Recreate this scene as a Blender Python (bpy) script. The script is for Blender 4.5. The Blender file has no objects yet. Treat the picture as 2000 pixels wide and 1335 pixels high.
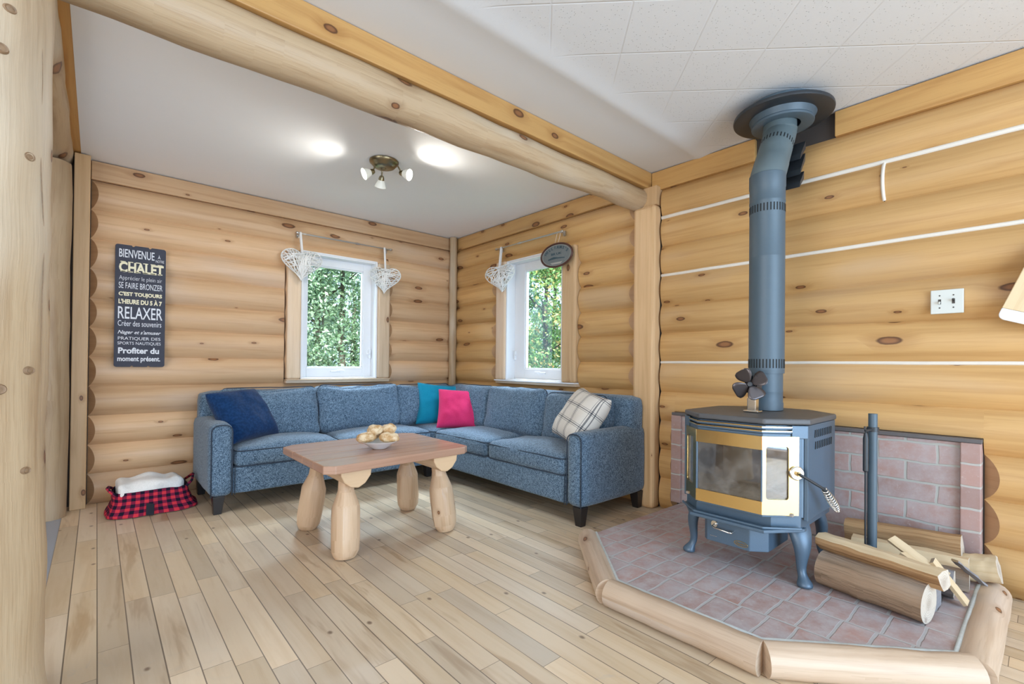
import bpy, bmesh, math, random
from mathutils import Vector, Matrix, noise
S = bpy.context.scene
COL = S.collection
PI = math.pi
R = math.radians

# ------------------------------------------------------------------ camera, light, exposure
cam_d = bpy.data.cameras.new('camera')
cam = bpy.data.objects.new('camera', cam_d)
COL.objects.link(cam)
cam_d.sensor_width = 36.0
cam_d.lens = 920.17 / 2000 * 36.0
cam_d.shift_y = 0.01896
cam_d.clip_start = 0.02
_r, _u, _f = Vector((0.7502, -0.6612, 0.0097)), Vector((-0.0117, 0.0014, 0.9999)), Vector((0.6612, 0.7502, 0.0067))
cam.matrix_world = Matrix(((_r.x, _u.x, -_f.x, 0), (_r.y, _u.y, -_f.y, 0), (_r.z, _u.z, -_f.z, 1.05), (0, 0, 0, 1)))
S.camera = cam
S.view_settings.view_transform = 'Standard'
S.view_settings.look = 'None'
S.view_settings.gamma = 1.0
S.view_settings.exposure = 0.0
S.view_settings.use_curve_mapping = False
try:
    S.cycles.max_bounces = 8
    S.cycles.diffuse_bounces = 5
    S.cycles.glossy_bounces = 4
    S.cycles.transparent_max_bounces = 24
    S.cycles.caustics_reflective = False
    S.cycles.caustics_refractive = False
    S.cycles.sample_clamp_indirect = 4.0
    S.cycles.use_denoising = True
except Exception:
    pass
W = bpy.data.worlds.new('sky'); S.world = W; W.use_nodes = True
W.node_tree.nodes['Background'].inputs[0].default_value = (0.55, 0.75, 1.0, 1)
W.node_tree.nodes['Background'].inputs[1].default_value = 3.2

def light(name, typ, loc, energy, color=(1, 1, 1), target=None, size=None, size_y=None, spot=None, blend=.5, spread=None):
    d = bpy.data.lights.new(name, typ)
    d.energy = energy; d.color = color
    o = bpy.data.objects.new(name, d); COL.objects.link(o); o.location = loc
    if target is not None:
        o.rotation_euler = (Vector(target) - Vector(loc)).to_track_quat('-Z', 'Y').to_euler()
    if typ == 'AREA':
        d.shape = 'RECTANGLE'; d.size = size; d.size_y = size_y or size
        if spread: d.spread = spread
    elif typ == 'SUN':
        d.angle = R(size or 1)
    elif size is not None:
        d.shadow_soft_size = size
    if spot:
        d.spot_size = R(spot); d.spot_blend = blend
    return o
light('sun', 'SUN', (0, -6, 9), 9.0, (1, .96, .88), target=(1.5, 4.0, 0.4), size=1.0)
# area light for assumed daylight, set in an added, unseen opening behind the camera
light('assumed_rear_daylight', 'AREA', (0.9, -2.88, 1.22), 174, (.57, .78, 1.0), target=(0.9, 4, 1.22), size=3.4, size_y=2.2)
light('side_warm_fill', 'AREA', (-2.88, 0.6, 1.22), 80, (1.0, .84, .64), target=(4, 0.6, 1.22), size=3.0, size_y=2.2)  # added warm fill for the stove wall, not daylight from a window

# added area lights boosting the sky light through the two small windows over the sofa
light('left_window_daylight_boost', 'AREA', (1.79, 5.32, 2.62), 240, (.66, .83, 1.0), target=(1.75, 3.95, .5), size=1.3, size_y=.7)
light('right_window_daylight_boost', 'AREA', (3.88, 3.22, 2.62), 240, (.66, .83, 1.0), target=(2.5, 3.1, .5), size=1.3, size_y=.7)

# ------------------------------------------------------------------ helpers
def lerp(a, b, t): return a + (b - a) * t
def link(o): COL.objects.link(o); return o

def obj(name, bm, mats, parent=None, smooth=None, bev=None, sub=0, solid=None):
    """one mesh object; smooth = auto-smooth angle in degrees"""
    me = bpy.data.meshes.new(name)
    bmesh.ops.recalc_face_normals(bm, faces=bm.faces)
    bm.to_mesh(me); bm.free()
    if not isinstance(mats, (list, tuple)): mats = [mats]
    for m in mats: me.materials.append(m)
    o = bpy.data.objects.new(name, me); link(o)
    if parent is not None:
        o.parent = parent
        o.matrix_parent_inverse = parent.matrix_basis.inverted()
    if smooth is not None:
        for p in me.polygons: p.use_smooth = True
        if smooth < 180: me.set_sharp_from_angle(angle=R(smooth))
    if solid:
        md = o.modifiers.new('solid', 'SOLIDIFY'); md.thickness = solid; md.offset = 0
    if bev:
        md = o.modifiers.new('bevel', 'BEVEL'); md.width = bev; md.segments = 2; md.limit_method = 'ANGLE'; md.angle_limit = R(35)
        md.harden_normals = False
    if sub:
        md = o.modifiers.new('sub', 'SUBSURF'); md.levels = sub; md.render_levels = sub
    return o

def tag(o, label=None, cat=None, group=None, kind=None):
    if label: o['label'] = label
    if cat: o['category'] = cat
    if group: o['group'] = group
    if kind: o['kind'] = kind
    return o

def thing(name, label, cat, loc=(0, 0, 0), rz=0.0, group=None):
    o = bpy.data.objects.new(name, None); link(o)
    o.location = loc; o.rotation_euler = (0, 0, rz)
    o.empty_display_size = .05
    return tag(o, label, cat, group)

def struct(o): o['kind'] = 'structure'; return o

def BM():
    bm = bmesh.new(); bm.loops.layers.uv.new('UVMap'); return bm

def box(bm, c, s, rot=None, mi=0):
    """box with centre c, full size s"""
    hx, hy, hz = s[0] / 2, s[1] / 2, s[2] / 2
    vs = []
    for x, y, z in ((-1, -1, -1), (1, -1, -1), (1, 1, -1), (-1, 1, -1), (-1, -1, 1), (1, -1, 1), (1, 1, 1), (-1, 1, 1)):
        p = Vector((x * hx, y * hy, z * hz))
        if rot is not None: p = rot @ p
        vs.append(bm.verts.new(p + Vector(c)))
    fs = []
    for f in ((0, 3, 2, 1), (4, 5, 6, 7), (0, 1, 5, 4), (1, 2, 6, 5), (2, 3, 7, 6), (3, 0, 4, 7)):
        fc = bm.faces.new([vs[i] for i in f]); fc.material_index = mi; fs.append(fc)
    return vs

def bx(bm, x0, x1, y0, y1, z0, z1, mi=0):
    return box(bm, ((x0 + x1) / 2, (y0 + y1) / 2, (z0 + z1) / 2), (abs(x1 - x0), abs(y1 - y0), abs(z1 - z0)), None, mi)

def prism(bm, poly, z0, z1, M=None, mi=0):
    M = M or Matrix.Identity(4)
    a = [bm.verts.new(M @ Vector((p[0], p[1], z0))) for p in poly]
    b = [bm.verts.new(M @ Vector((p[0], p[1], z1))) for p in poly]
    n = len(poly)
    fs = [bm.faces.new(a[::-1]), bm.faces.new(b)]
    for i in range(n):
        fs.append(bm.faces.new((a[i], a[(i + 1) % n], b[(i + 1) % n], b[i])))
    for f in fs: f.material_index = mi
    return fs

def frame_of(d, up=Vector((0, 0, 1))):
    d = d.normalized()
    if abs(d.dot(up)) > .98: up = Vector((1, 0, 0))
    s = d.cross(up).normalized(); t = s.cross(d).normalized()
    return s, t

def tube(bm, pts, rad, n=8, cap=True, closed=False, mi=0, uoff=0.0, jit=0.0, seed=0, capmi=None):
    """swept tube with uv (u = length, v = arc)"""
    uvl = bm.loops.layers.uv.active
    pts = [Vector(p) for p in pts]
    N = len(pts)
    if not isinstance(rad, (list, tuple)): rad = [rad] * N
    rings = []; ul = [0.0]
    for i in range(1, N): ul.append(ul[-1] + (pts[i] - pts[i - 1]).length)
    s = None
    for i in range(N):
        if closed: d = pts[(i + 1) % N] - pts[i - 1]
        elif i == 0: d = pts[1] - pts[0]
        elif i == N - 1: d = pts[-1] - pts[-2]
        else: d = (pts[i + 1] - pts[i]).normalized() + (pts[i] - pts[i - 1]).normalized()
        d.normalize()
        if s is None: s, t = frame_of(d)
        else:
            s = (s - d * s.dot(d)).normalized(); t = s.cross(d).normalized()
        ring = []
        for k in range(n):
            a = 2 * PI * k / n
            rr = rad[i]
            if jit:
                q = pts[i] * 6 + Vector((math.cos(a), math.sin(a), seed)) * 1.3
                rr *= 1 + jit * noise.noise(q)
            ring.append(bm.verts.new(pts[i] + (s * math.cos(a) + t * math.sin(a)) * rr))
        rings.append(ring)
    for i in range(N if closed else N - 1):
        A, B = rings[i], rings[(i + 1) % N]
        for k in range(n):
            f = bm.faces.new((A[k], A[(k + 1) % n], B[(k + 1) % n], B[k])); f.material_index = mi
            if uvl:
                v0 = 2 * PI * rad[i] * k / n; v1 = 2 * PI * rad[i] * (k + 1) / n
                u0 = ul[i]; u1 = ul[i + 1] if i + 1 < N else ul[i] + .05
                for lp, uv in zip(f.loops, ((u0, v0), (u0, v1), (u1, v1), (u1, v0))):
                    lp[uvl].uv = (uv[0] + uoff, uv[1])
    if cap and not closed:
        for ring, fl in ((rings[0], True), (rings[-1], False)):
            f = bm.faces.new(ring[::-1] if fl else ring)
            f.material_index = mi if capmi is None else capmi
            if uvl:
                c = sum((v.co for v in ring), Vector()) / n
                for lp in f.loops:
                    q = lp.vert.co - c
                    ss, tt = frame_of(pts[1] - pts[0])
                    lp[uvl].uv = (q.dot(ss) + 10., q.dot(tt))
    return rings

def lathe(bm, prof, n=32, M=None, mi=0, closed=False):
    M = M or Matrix.Identity(4)
    rings = []
    for r, z in prof:
        if r < 1e-6: rings.append([bm.verts.new(M @ Vector((0, 0, z)))])
        else: rings.append([bm.verts.new(M @ Vector((r * math.cos(2 * PI * k / n), r * math.sin(2 * PI * k / n), z))) for k in range(n)])
    pairs = list(zip(rings[:-1], rings[1:]))
    if closed: pairs.append((rings[-1], rings[0]))
    for A, B in pairs:
        for k in range(n):
            k2 = (k + 1) % n
            if len(A) == 1 and len(B) == 1: continue
            if len(A) == 1: f = bm.faces.new((A[0], B[k], B[k2]))
            elif len(B) == 1: f = bm.faces.new((A[k], A[k2], B[0]))
            else: f = bm.faces.new((A[k], A[k2], B[k2], B[k]))
            f.material_index = mi

def uv_axis(bm, axis, off=0.0, faces=None):
    """planar uv: u along axis, v across the face"""
    uvl = bm.loops.layers.uv.active
    ax = Vector(axis).normalized()
    for f in (faces or bm.faces):
        f.normal_update()
        nn = f.normal
        if abs(nn.dot(ax)) > .9:
            s, t = frame_of(nn)
            for lp in f.loops: lp[uvl].uv = (lp.vert.co.dot(s) + off, lp.vert.co.dot(t))
        else:
            c = ax.cross(nn).normalized()
            k = 1 if (abs(c.x) > abs(c.y) and c.x > 0) or (abs(c.y) >= abs(c.x) and c.y > 0) or (abs(c.z) > .9 and c.z > 0) else -1
            for lp in f.loops: lp[uvl].uv = (lp.vert.co.dot(ax) + off, k * lp.vert.co.dot(c))

def basis(x, y, z, o=(0, 0, 0)):
    return Matrix(((x[0], y[0], z[0], o[0]), (x[1], y[1], z[1], o[1]), (x[2], y[2], z[2], o[2]), (0, 0, 0, 1)))

def facing(o, normal, roll=0.0, up=(0, 0, 1)):
    """matrix whose local Z looks along normal, local Y is up, turned by roll"""
    z = Vector(normal).normalized(); x = Vector(up).cross(z).normalized(); y = z.cross(x)
    return basis(x, y, z, o) @ Matrix.Rotation(roll, 4, 'Z')

_dg = None
def text_part(name, body, size, M, mat, parent, ext=.0012, width=None, height=None, align='CENTER', offset=0.0, shear=0.0, space=1.0):
    cu = bpy.data.curves.new(name, 'FONT'); cu.body = body; cu.size = size; cu.extrude = ext
    cu.align_x = align; cu.align_y = 'BOTTOM_BASELINE'; cu.offset = offset; cu.shear = shear; cu.space_character = space
    cu.resolution_u = 3
    tmp = bpy.data.objects.new('tmp_text', cu); link(tmp)
    dg = bpy.context.evaluated_depsgraph_get(); dg.update()
    me = bpy.data.meshes.new_from_object(tmp.evaluated_get(dg))
    bpy.data.objects.remove(tmp); bpy.data.curves.remove(cu)
    xs = [v.co.x for v in me.vertices]; ys = [v.co.y for v in me.vertices]
    sx = width / (max(xs) - min(xs)) if width else 1
    sy = height / (max(ys) - min(ys)) if height else 1
    cx = (max(xs) + min(xs)) / 2
    for v in me.vertices:
        v.co.x = (v.co.x - (cx if align == 'CENTER' else 0)) * sx; v.co.y *= sy
    me.transform(M)
    me.materials.clear(); me.materials.append(mat)
    me.name = name
    o = bpy.data.objects.new(name, me); link(o)
    if parent is not None:
        o.parent = parent; o.matrix_parent_inverse = parent.matrix_basis.inverted()
    return o

def copy_tree(o, parent=None):
    c = o.copy(); COL.objects.link(c)
    if parent is not None: c.parent = parent
    for ch in list(o.children): copy_tree(ch, c)
    return c

# ------------------------------------------------------------------ node helpers
class NT:
    def __init__(self, name):
        self.m = bpy.data.materials.new(name); self.m.use_nodes = True
        self.t = self.m.node_tree; self.n = self.t.nodes; self.l = self.t.links
        self.b = self.n['Principled BSDF']; self.out = self.n['Material Output']
    def put(self, sock, v):
        if isinstance(v, bpy.types.NodeSocket): self.l.new(v, sock)
        elif isinstance(v, (tuple, list)) and len(v) == 3 and sock.type == 'RGBA': sock.default_value = (*v, 1)
        else: sock.default_value = v
    def nd(self, typ, ins=None, **props):
        n = self.n.new('ShaderNode' + typ)
        for k, v in props.items(): setattr(n, k, v)
        for k, v in (ins or {}).items(): self.put(n.inputs[k], v)
        return n
    def ma(self, op, a, b=None, c=None, clamp=False):
        n = self.n.new('ShaderNodeMath'); n.operation = op; n.use_clamp = clamp
        self.put(n.inputs[0], a)
        if b is not None: self.put(n.inputs[1], b)
        if c is not None: self.put(n.inputs[2], c)
        return n.outputs[0]
    def comb(self, x=0., y=0., z=0.):
        return self.nd('CombineXYZ', {0: x, 1: y, 2: z}).outputs[0]
    def sep(self, v):
        n = self.nd('SeparateXYZ', {0: v}); return n.outputs
    def noise(self, v, scale=5., detail=2., rough=.5, dist=0.):
        return self.nd('TexNoise', {'Vector': v, 'Scale': scale, 'Detail': detail, 'Roughness': rough, 'Distortion': dist}).outputs[0]
    def mix(self, f, a, b, blend='MIX'):
        n = self.n.new('ShaderNodeMix'); n.data_type = 'RGBA'; n.blend_type = blend
        self.put(n.inputs[0], f); self.put(n.inputs[6], a); self.put(n.inputs[7], b)
        return n.outputs[2]
    def ss(self, v, lo, hi):
        n = self.nd('MapRange', {0: v, 1: lo, 2: hi, 3: 0., 4: 1.}, interpolation_type='SMOOTHSTEP'); return n.outputs[0]
    def wn(self, v, dim='1D'):
        n = self.nd('TexWhiteNoise', noise_dimensions=dim)
        self.put(n.inputs['W' if dim == '1D' else 'Vector'], v)
        return n.outputs
    def hsv(self, c, h=.5, s=1., v=1.):
        return self.nd('HueSaturation', {'Hue': h, 'Saturation': s, 'Value': v, 'Color': c}).outputs[0]
    def bump(self, h, strength=.3, dist=.01):
        n = self.nd('Bump', {'Height': h, 'Strength': strength, 'Distance': dist})
        self.l.new(n.outputs[0], self.b.inputs['Normal'])
    def uv(self): return self.nd('TexCoord').outputs['UV']
    def oc(self): return self.nd('TexCoord').outputs['Object']
    def set(self, color=None, rough=None, metal=None, spec=None, **kw):
        if color is not None: self.put(self.b.inputs['Base Color'], color)
        if rough is not None: self.put(self.b.inputs['Roughness'], rough)
        if metal is not None: self.put(self.b.inputs['Metallic'], metal)
        if spec is not None: self.put(self.b.inputs['Specular IOR Level'], spec)
        for k, v in kw.items(): self.put(self.b.inputs[k], v)
        return self.m

def plain(name, color, rough=.5, metal=0., spec=.5, var=0., scale=20., bump=0.):
    t = NT(name)
    if var:
        nz = t.noise(t.oc(), scale, 4, .6)
        c = t.hsv(color, v=t.ma('ADD', t.ma('MULTIPLY', t.ma('SUBTRACT', nz, .5), var * 2), 1.))
        if bump: t.bump(nz, bump, .005)
        return t.set(c, rough, metal, spec)
    return t.set(color, rough, metal, spec)

def wood(name, base, dark, knot=1.0, tone=.12, rough=.45, grain=1.0, kscale=(3.0, 5.5), spec=.35, kdens=.72, streak=None, gv=26.0, bumpk=.10, bumpd=.004):
    """pine read from uv (u along the grain in metres, v across); each multiple of 20 in u is another piece"""
    t = NT(name)
    x = t.sep(t.uv()); u, v = x[0], x[1]
    pid = t.ma('FLOOR', t.ma('DIVIDE', u, 20.))
    rnd = t.wn(pid)
    off = t.ma('MULTIPLY', rnd[0], 37.)
    ul = t.ma('SUBTRACT', u, t.ma('MULTIPLY', pid, 20.))
    uu = t.ma('ADD', ul, off)
    # knots
    kv = t.comb(t.ma('MULTIPLY', uu, kscale[0]), t.ma('ADD', t.ma('MULTIPLY', v, kscale[1]), off), 0.)
    vo = t.nd('TexVoronoi', {'Vector': kv, 'Scale': 1., 'Randomness': .95}, voronoi_dimensions='2D', feature='F1')
    d = vo.outputs['Distance']; vc = t.nd('SeparateColor', {0: vo.outputs['Color']}).outputs
    has = t.ma('GREATER_THAN', vc[0], kdens)
    size = t.ma('ADD', t.ma('MULTIPLY', t.ma('POWER', vc[1], 1.6), .125), .020)
    wob = t.ma('MULTIPLY', t.noise(t.comb(t.ma('MULTIPLY', uu, 30.), t.ma('MULTIPLY', v, 30.), 0.), 1., 2), .03)
    dd = t.ma('ADD', d, t.ma('SUBTRACT', wob, .015))
    rel = t.ma('DIVIDE', dd, size)
    kmask = t.ma('MULTIPLY', t.ma('SUBTRACT', 1., t.ss(rel, .85, 1.15)), has)
    halo = t.ma('MULTIPLY', t.ma('SUBTRACT', 1., t.ss(rel, .9, 3.2)), has)
    rim = t.ss(rel, .35, .95)
    # grain
    vv = t.ma('ADD', v, t.ma('MULTIPLY', halo, .02))
    g1 = t.noise(t.comb(t.ma('MULTIPLY', uu, 1.1), t.ma('MULTIPLY', vv, gv), off), 1., 4, .55, .4)
    g2 = t.noise(t.comb(t.ma('MULTIPLY', uu, 6.), t.ma('MULTIPLY', vv, 150.), off), 1., 2, .5)
    g0 = t.noise(t.comb(t.ma('MULTIPLY', uu, .9), t.ma('MULTIPLY', v, 3.), off), 1., 2, .5)
    c = t.mix(t.ma('MULTIPLY', t.ss(g1, .42, .75), .62 * grain, clamp=True), base, dark)
    c = t.mix(t.ma('MULTIPLY', t.ss(g2, .5, .8), .28 * grain, clamp=True), c, dark)
    if streak:
        c = t.mix(t.ma('MULTIPLY', t.ss(g0, .52, .72), .5), c, streak)
    c = t.mix(t.ma('MULTIPLY', halo, .35), c, (dark[0] * .75, dark[1] * .62, dark[2] * .5))
    if knot:
        kc = t.mix(rim, (.26, .105, .04), (.06, .018, .008))
        c = t.mix(t.ma('MULTIPLY', kmask, .9 * knot), c, kc)
    val = t.ma('ADD', t.ma('MULTIPLY', t.ma('SUBTRACT', rnd[0], .5), tone * 2), t.ma('ADD', .86, t.ma('MULTIPLY', g0, .28)))
    c = t.hsv(c, v=val)
    t.bump(t.ma('ADD', g1, t.ma('MULTIPLY', g2, .5)), bumpk, bumpd)
    return t.set(c, rough, 0., spec)

# ------------------------------------------------------------------ materials
PINE = wood('pine_log', (.61, .395, .225), (.41, .225, .10), streak=(.50, .38, .29), kdens=.56, grain=.85, kscale=(2.6, 6.0))
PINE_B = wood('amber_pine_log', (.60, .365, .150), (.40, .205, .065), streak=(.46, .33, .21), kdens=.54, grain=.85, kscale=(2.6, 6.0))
PINE_END_SHADED = wood('shaded_pine_end_grain', (.47, .29, .155), (.34, .19, .09), knot=0, grain=.8)  # end grain, darkened further to paint shade onto the log-end bevels
POST = wood('pine_post', (.66, .44, .24), (.49, .29, .13), kdens=.80)
TIMBER = wood('golden_timber', (.58, .335, .12), (.40, .19, .055), kdens=.72, gv=18, grain=1.2)
PEELED = wood('peeled_log', (.48, .350, .215), (.29, .175, .085), streak=(.54, .50, .42), kdens=.50, gv=16, kscale=(2.4, 3.6), grain=1.25, bumpk=.3, bumpd=.008)
CASING = wood('grey_casing', (.70, .52, .35), (.52, .35, .21), kdens=.9, streak=(.60, .50, .42))
TABLE_TOP = wood('table_top', (.50, .30, .205), (.36, .19, .12), kdens=.95, rough=.24, tone=.05, gv=20, spec=.5)
TABLE_LEG = wood('table_leg', (.66, .47, .31), (.46, .28, .15), kdens=.72, kscale=(7, 9), rough=.35, tone=.05)
TABLE_END = wood('table_end_grain', (.66, .46, .28), (.52, .33, .18), knot=0, grain=.6)
BORDER = wood('hearth_log', (.56, .425, .31), (.36, .245, .16), kdens=.78, kscale=(4, 8), streak=(.58, .52, .47), grain=1.2)
BARK = wood('firewood_bark', (.30, .205, .135), (.10, .065, .04), kdens=.9, gv=20, grain=1.6, rough=.8, streak=(.36, .32, .28), spec=.15, bumpk=.7, bumpd=.012)
SPLIT = wood('split_wood', (.44, .275, .14), (.20, .10, .045), kdens=.93, gv=34, grain=1.5, bumpk=.6, bumpd=.008, rough=.75, spec=.15)
PALE = wood('pale_kindling', (.66, .52, .34), (.50, .36, .20), knot=0, rough=.7, spec=.15)
def end_mat():
    t = NT('log_end_rings')
    x = t.sep(t.uv())
    m = t.ma('MODULO', t.ma('ADD', x[0], 30.), 20.)
    du = t.ma('MINIMUM', m, t.ma('SUBTRACT', 20., m))
    n = t.noise(t.oc(), 28., 3, .6)
    d = t.ma('ADD', t.ma('SQRT', t.ma('ADD', t.ma('POWER', du, 2.), t.ma('POWER', t.ma('ABSOLUTE', x[1]), 2.))), t.ma('MULTIPLY', n, .02))
    ring = t.ma('ADD', t.ma('MULTIPLY', t.ma('SINE', t.ma('MULTIPLY', d, 720.)), .5), .5)
    c = t.mix(t.ma('MULTIPLY', ring, .5), (.60, .54, .46), (.44, .35, .26))
    c = t.mix(t.ma('MULTIPLY', t.ma('SUBTRACT', 1., t.ss(d, .012, .05)), .55), c, (.30, .24, .19))
    c = t.mix(t.ss(n, .55, .75), c, (.36, .30, .25))
    t.bump(t.ma('ADD', ring, n), .2, .003)
    return t.set(c, .85, 0., .1)
PALE_END = end_mat()
GREYWOOD = wood('grey_firewood', (.27, .26, .27), (.12, .12, .13), knot=0, gv=14, rough=.85, spec=.1)
BAMBOO = wood('bamboo', (.74, .58, .36), (.60, .43, .23), knot=0, gv=40)

def floor_mat():
    t = NT('maple_floor')
    x = t.sep(t.oc()); X, Y = x[0], x[1]
    rw = t.ma('DIVIDE', t.ma('ADD', X, .076), .0895)
    row = t.ma('FLOOR', rw); fx = t.ma('SUBTRACT', rw, row)
    r1 = t.wn(row)[0]
    L = t.ma('ADD', .55, t.ma('MULTIPLY', t.wn(t.ma('ADD', row, 77.3))[0], .55))
    ln = t.ma('DIVIDE', t.ma('ADD', Y, t.ma('MULTIPLY', r1, 9.)), L)
    seg = t.ma('FLOOR', ln); fy = t.ma('SUBTRACT', ln, seg)
    pid = t.comb(row, seg, 0.)
    pr = t.nd('TexWhiteNoise', {'Vector': pid}, noise_dimensions='3D')
    pv = pr.outputs[0]; pc = t.nd('SeparateColor', {0: pr.outputs[1]}).outputs
    off = t.ma('MULTIPLY', pv, 31.)
    g = t.noise(t.comb(t.ma('MULTIPLY', X, 22.), t.ma('ADD', t.ma('MULTIPLY', Y, 1.6), off), off), 1., 4, .6, .5)
    g2 = t.noise(t.comb(t.ma('MULTIPLY', X, 15.), t.ma('ADD', t.ma('MULTIPLY', Y, 1.7), off), off), 1., 3, .6, .5)
    c = t.mix(t.ma('MULTIPLY', t.ss(g, .4, .75), .45), (.66, .525, .37), (.51, .355, .20))
    # brown heartwood streaks on some boards
    hs = t.ma('MULTIPLY', t.ss(g2, .52, .68), t.ma('GREATER_THAN', pc[1], .62))
    c = t.mix(t.ma('MULTIPLY', hs, .50), c, (.36, .22, .11))
    c = t.hsv(c, s=t.ma('ADD', .88, t.ma('MULTIPLY', pc[2], .22)), v=t.ma('ADD', .80, t.ma('MULTIPLY', pc[0], .30)))
    # small dark knots and specks
    vo = t.nd('TexVoronoi', {'Vector': t.comb(t.ma('MULTIPLY', X, 7.), t.ma('MULTIPLY', Y, 5.), 0.), 'Scale': 1.}, voronoi_dimensions='2D')
    vcol = t.nd('SeparateColor', {0: vo.outputs['Color']}).outputs
    kn = t.ma('MULTIPLY', t.ma('SUBTRACT', 1., t.ss(t.ma('ADD', vo.outputs['Distance'], t.ma('MULTIPLY', g, .05)), .05, .12)), t.ma('GREATER_THAN', vcol[0], .86))
    c = t.mix(t.ma('MULTIPLY', kn, .75), c, (.11, .055, .03))
    # grey scuffs of wear in the walking area
    sc = t.noise(t.comb(t.ma('MULTIPLY', X, 9.), t.ma('MULTIPLY', Y, 7.), 0.), 1., 5, .7, 2.)
    sm = t.ma('MULTIPLY', t.ss(sc, .55, .72), t.ss(t.noise(t.oc(), .9, 2), .42, .6))
    c = t.mix(t.ma('MULTIPLY', sm, .38), c, (.46, .42, .38))
    gx = t.ma('MINIMUM', fx, t.ma('SUBTRACT', 1., fx)); gy = t.ma('MULTIPLY', t.ma('MINIMUM', fy, t.ma('SUBTRACT', 1., fy)), t.ma('DIVIDE', L, .0895))
    wide = t.ma('ADD', .012, t.ma('MULTIPLY', t.wn(t.ma('ADD', row, 11.7))[0], .016))
    gap = t.ma('MAXIMUM', t.ma('LESS_THAN', gx, wide), t.ma('LESS_THAN', gy, .012))
    c = t.mix(t.ma('MULTIPLY', gap, .85), c, (.12, .085, .06))
    t.bump(t.ma('SUBTRACT', t.ma('MULTIPLY', g, .15), gap), .25, .002)
    return t.set(c, t.ma('ADD', .30, t.ma('MULTIPLY', sc, .22)), 0., .45)
FLOOR = floor_mat()

def tile_ceiling():
    t = NT('acoustic_tile')
    x = t.sep(t.oc()); X, Y = x[0], x[1]
    a = t.ma('DIVIDE', t.ma('SUBTRACT', t.ma('SUBTRACT', X, Y), .035), .467)
    b = t.ma('DIVIDE', t.ma('SUBTRACT', t.ma('ADD', X, Y), 2.70), .455)
    fa = t.ma('FRACT', a); fb = t.ma('FRACT', b)
    ea = t.ma('MINIMUM', fa, t.ma('SUBTRACT', 1., fa)); eb = t.ma('MINIMUM', fb, t.ma('SUBTRACT', 1., fb))
    e = t.ma('MINIMUM', ea, eb)
    groove = t.ma('SUBTRACT', 1., t.ss(e, .004, .018))
    # skim coat hides the joints next to the plaster strip
    fade = t.ma('SUBTRACT', 1., t.ss(Y, 1.40, 1.56))
    groove = t.ma('MULTIPLY', groove, fade)
    vo = t.nd('TexVoronoi', {'Vector': t.oc(), 'Scale': 78., 'Randomness': .9})
    vcol = t.nd('SeparateColor', {0: vo.outputs['Color']}).outputs
    hole = t.ma('MULTIPLY', t.ma('SUBTRACT', 1., t.ss(vo.outputs['Distance'], .12, .22)), t.ma('GREATER_THAN', vcol[0], .42))
    hole = t.ma('MULTIPLY', hole, t.ma('MULTIPLY', fade, t.ss(e, .03, .05)))
    nz = t.noise(t.oc(), 90., 3)
    c = t.mix(t.ma('MULTIPLY', hole, .6), (.67, .68, .69), (.28, .28, .28))
    c = t.mix(t.ma('MULTIPLY', groove, .25), c, (.58, .58, .58))
    h = t.ma('SUBTRACT', t.ma('MULTIPLY', nz, .15), t.ma('ADD', groove, t.ma('MULTIPLY', hole, .6)))
    t.bump(h, .35, .006)
    return t.set(c, .8, 0., .2)
TILE = tile_ceiling()
PLASTER = plain('plaster', (.88, .885, .89), .75, var=.02, scale=3.)

def brick_mat(name, axes, w, h, offset, mortar, dusty=.45, phase=(0, 0)):
    t = NT(name)
    x = t.sep(t.oc()); A, B = x[axes[0]], x[axes[1]]
    wob = t.ma('MULTIPLY', t.ma('SUBTRACT', t.noise(t.oc(), 9., 2), .5), .018)
    vec = t.comb(t.ma('ADD', t.ma('SUBTRACT', A, phase[0]), wob), t.ma('ADD', t.ma('SUBTRACT', B, phase[1]), wob), 0.)
    br = t.nd('TexBrick', {'Vector': vec, 'Color1': (.0, .0, .0, 1), 'Color2': (1, 1, 1, 1), 'Mortar': (.5, .5, .5, 1), 'Scale': 1., 'Mortar Size': .0065,
                           'Mortar Smooth': .35, 'Bias': 0., 'Brick Width': w, 'Row Height': h}, offset=offset, offset_frequency=2, squash=1.)
    rnd = t.nd('SeparateColor', {0: br.outputs[0]}).outputs[0]
    m = br.outputs['Fac']
    n1 = t.noise(t.oc(), 14., 5, .65); n2 = t.noise(t.oc(), 60., 4, .7); n3 = t.noise(t.oc(), 5., 3, .6)
    c = t.mix(rnd, (.33, .205, .175), (.45, .265, .22))
    c = t.mix(t.ma('MULTIPLY', t.ss(n1, .26, .78), dusty * 1.35, clamp=True), c, (.47, .43, .44))
    c = t.mix(t.ma('MULTIPLY', t.ss(n3, .35, .75), dusty * .9), c, (.40, .37, .385))
    c = t.mix(t.ma('MULTIPLY', t.ss(n2, .58, .75), .35), c, (.62, .56, .53))
    c = t.mix(m, c, mortar)
    t.bump(t.ma('ADD', t.ma('MULTIPLY', n2, .35), t.ma('SUBTRACT', 1., m)), .5, .006)
    return t.set(c, .75, 0., .25)
BRICK_FLOOR = brick_mat('hearth_brick', (1, 0), .104, .185, .12, (.42, .41, .41), .72, (.615, 1.768))
BRICK_WALL = brick_mat('wall_brick', (1, 2), .235, .0985, .5, (.40, .40, .375), .5, (.12, .0895))
BRICK_PIER = brick_mat('pier_brick', (1, 2), .30, .105, .0, (.46, .44, .41), .18, (.15, .08))

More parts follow.
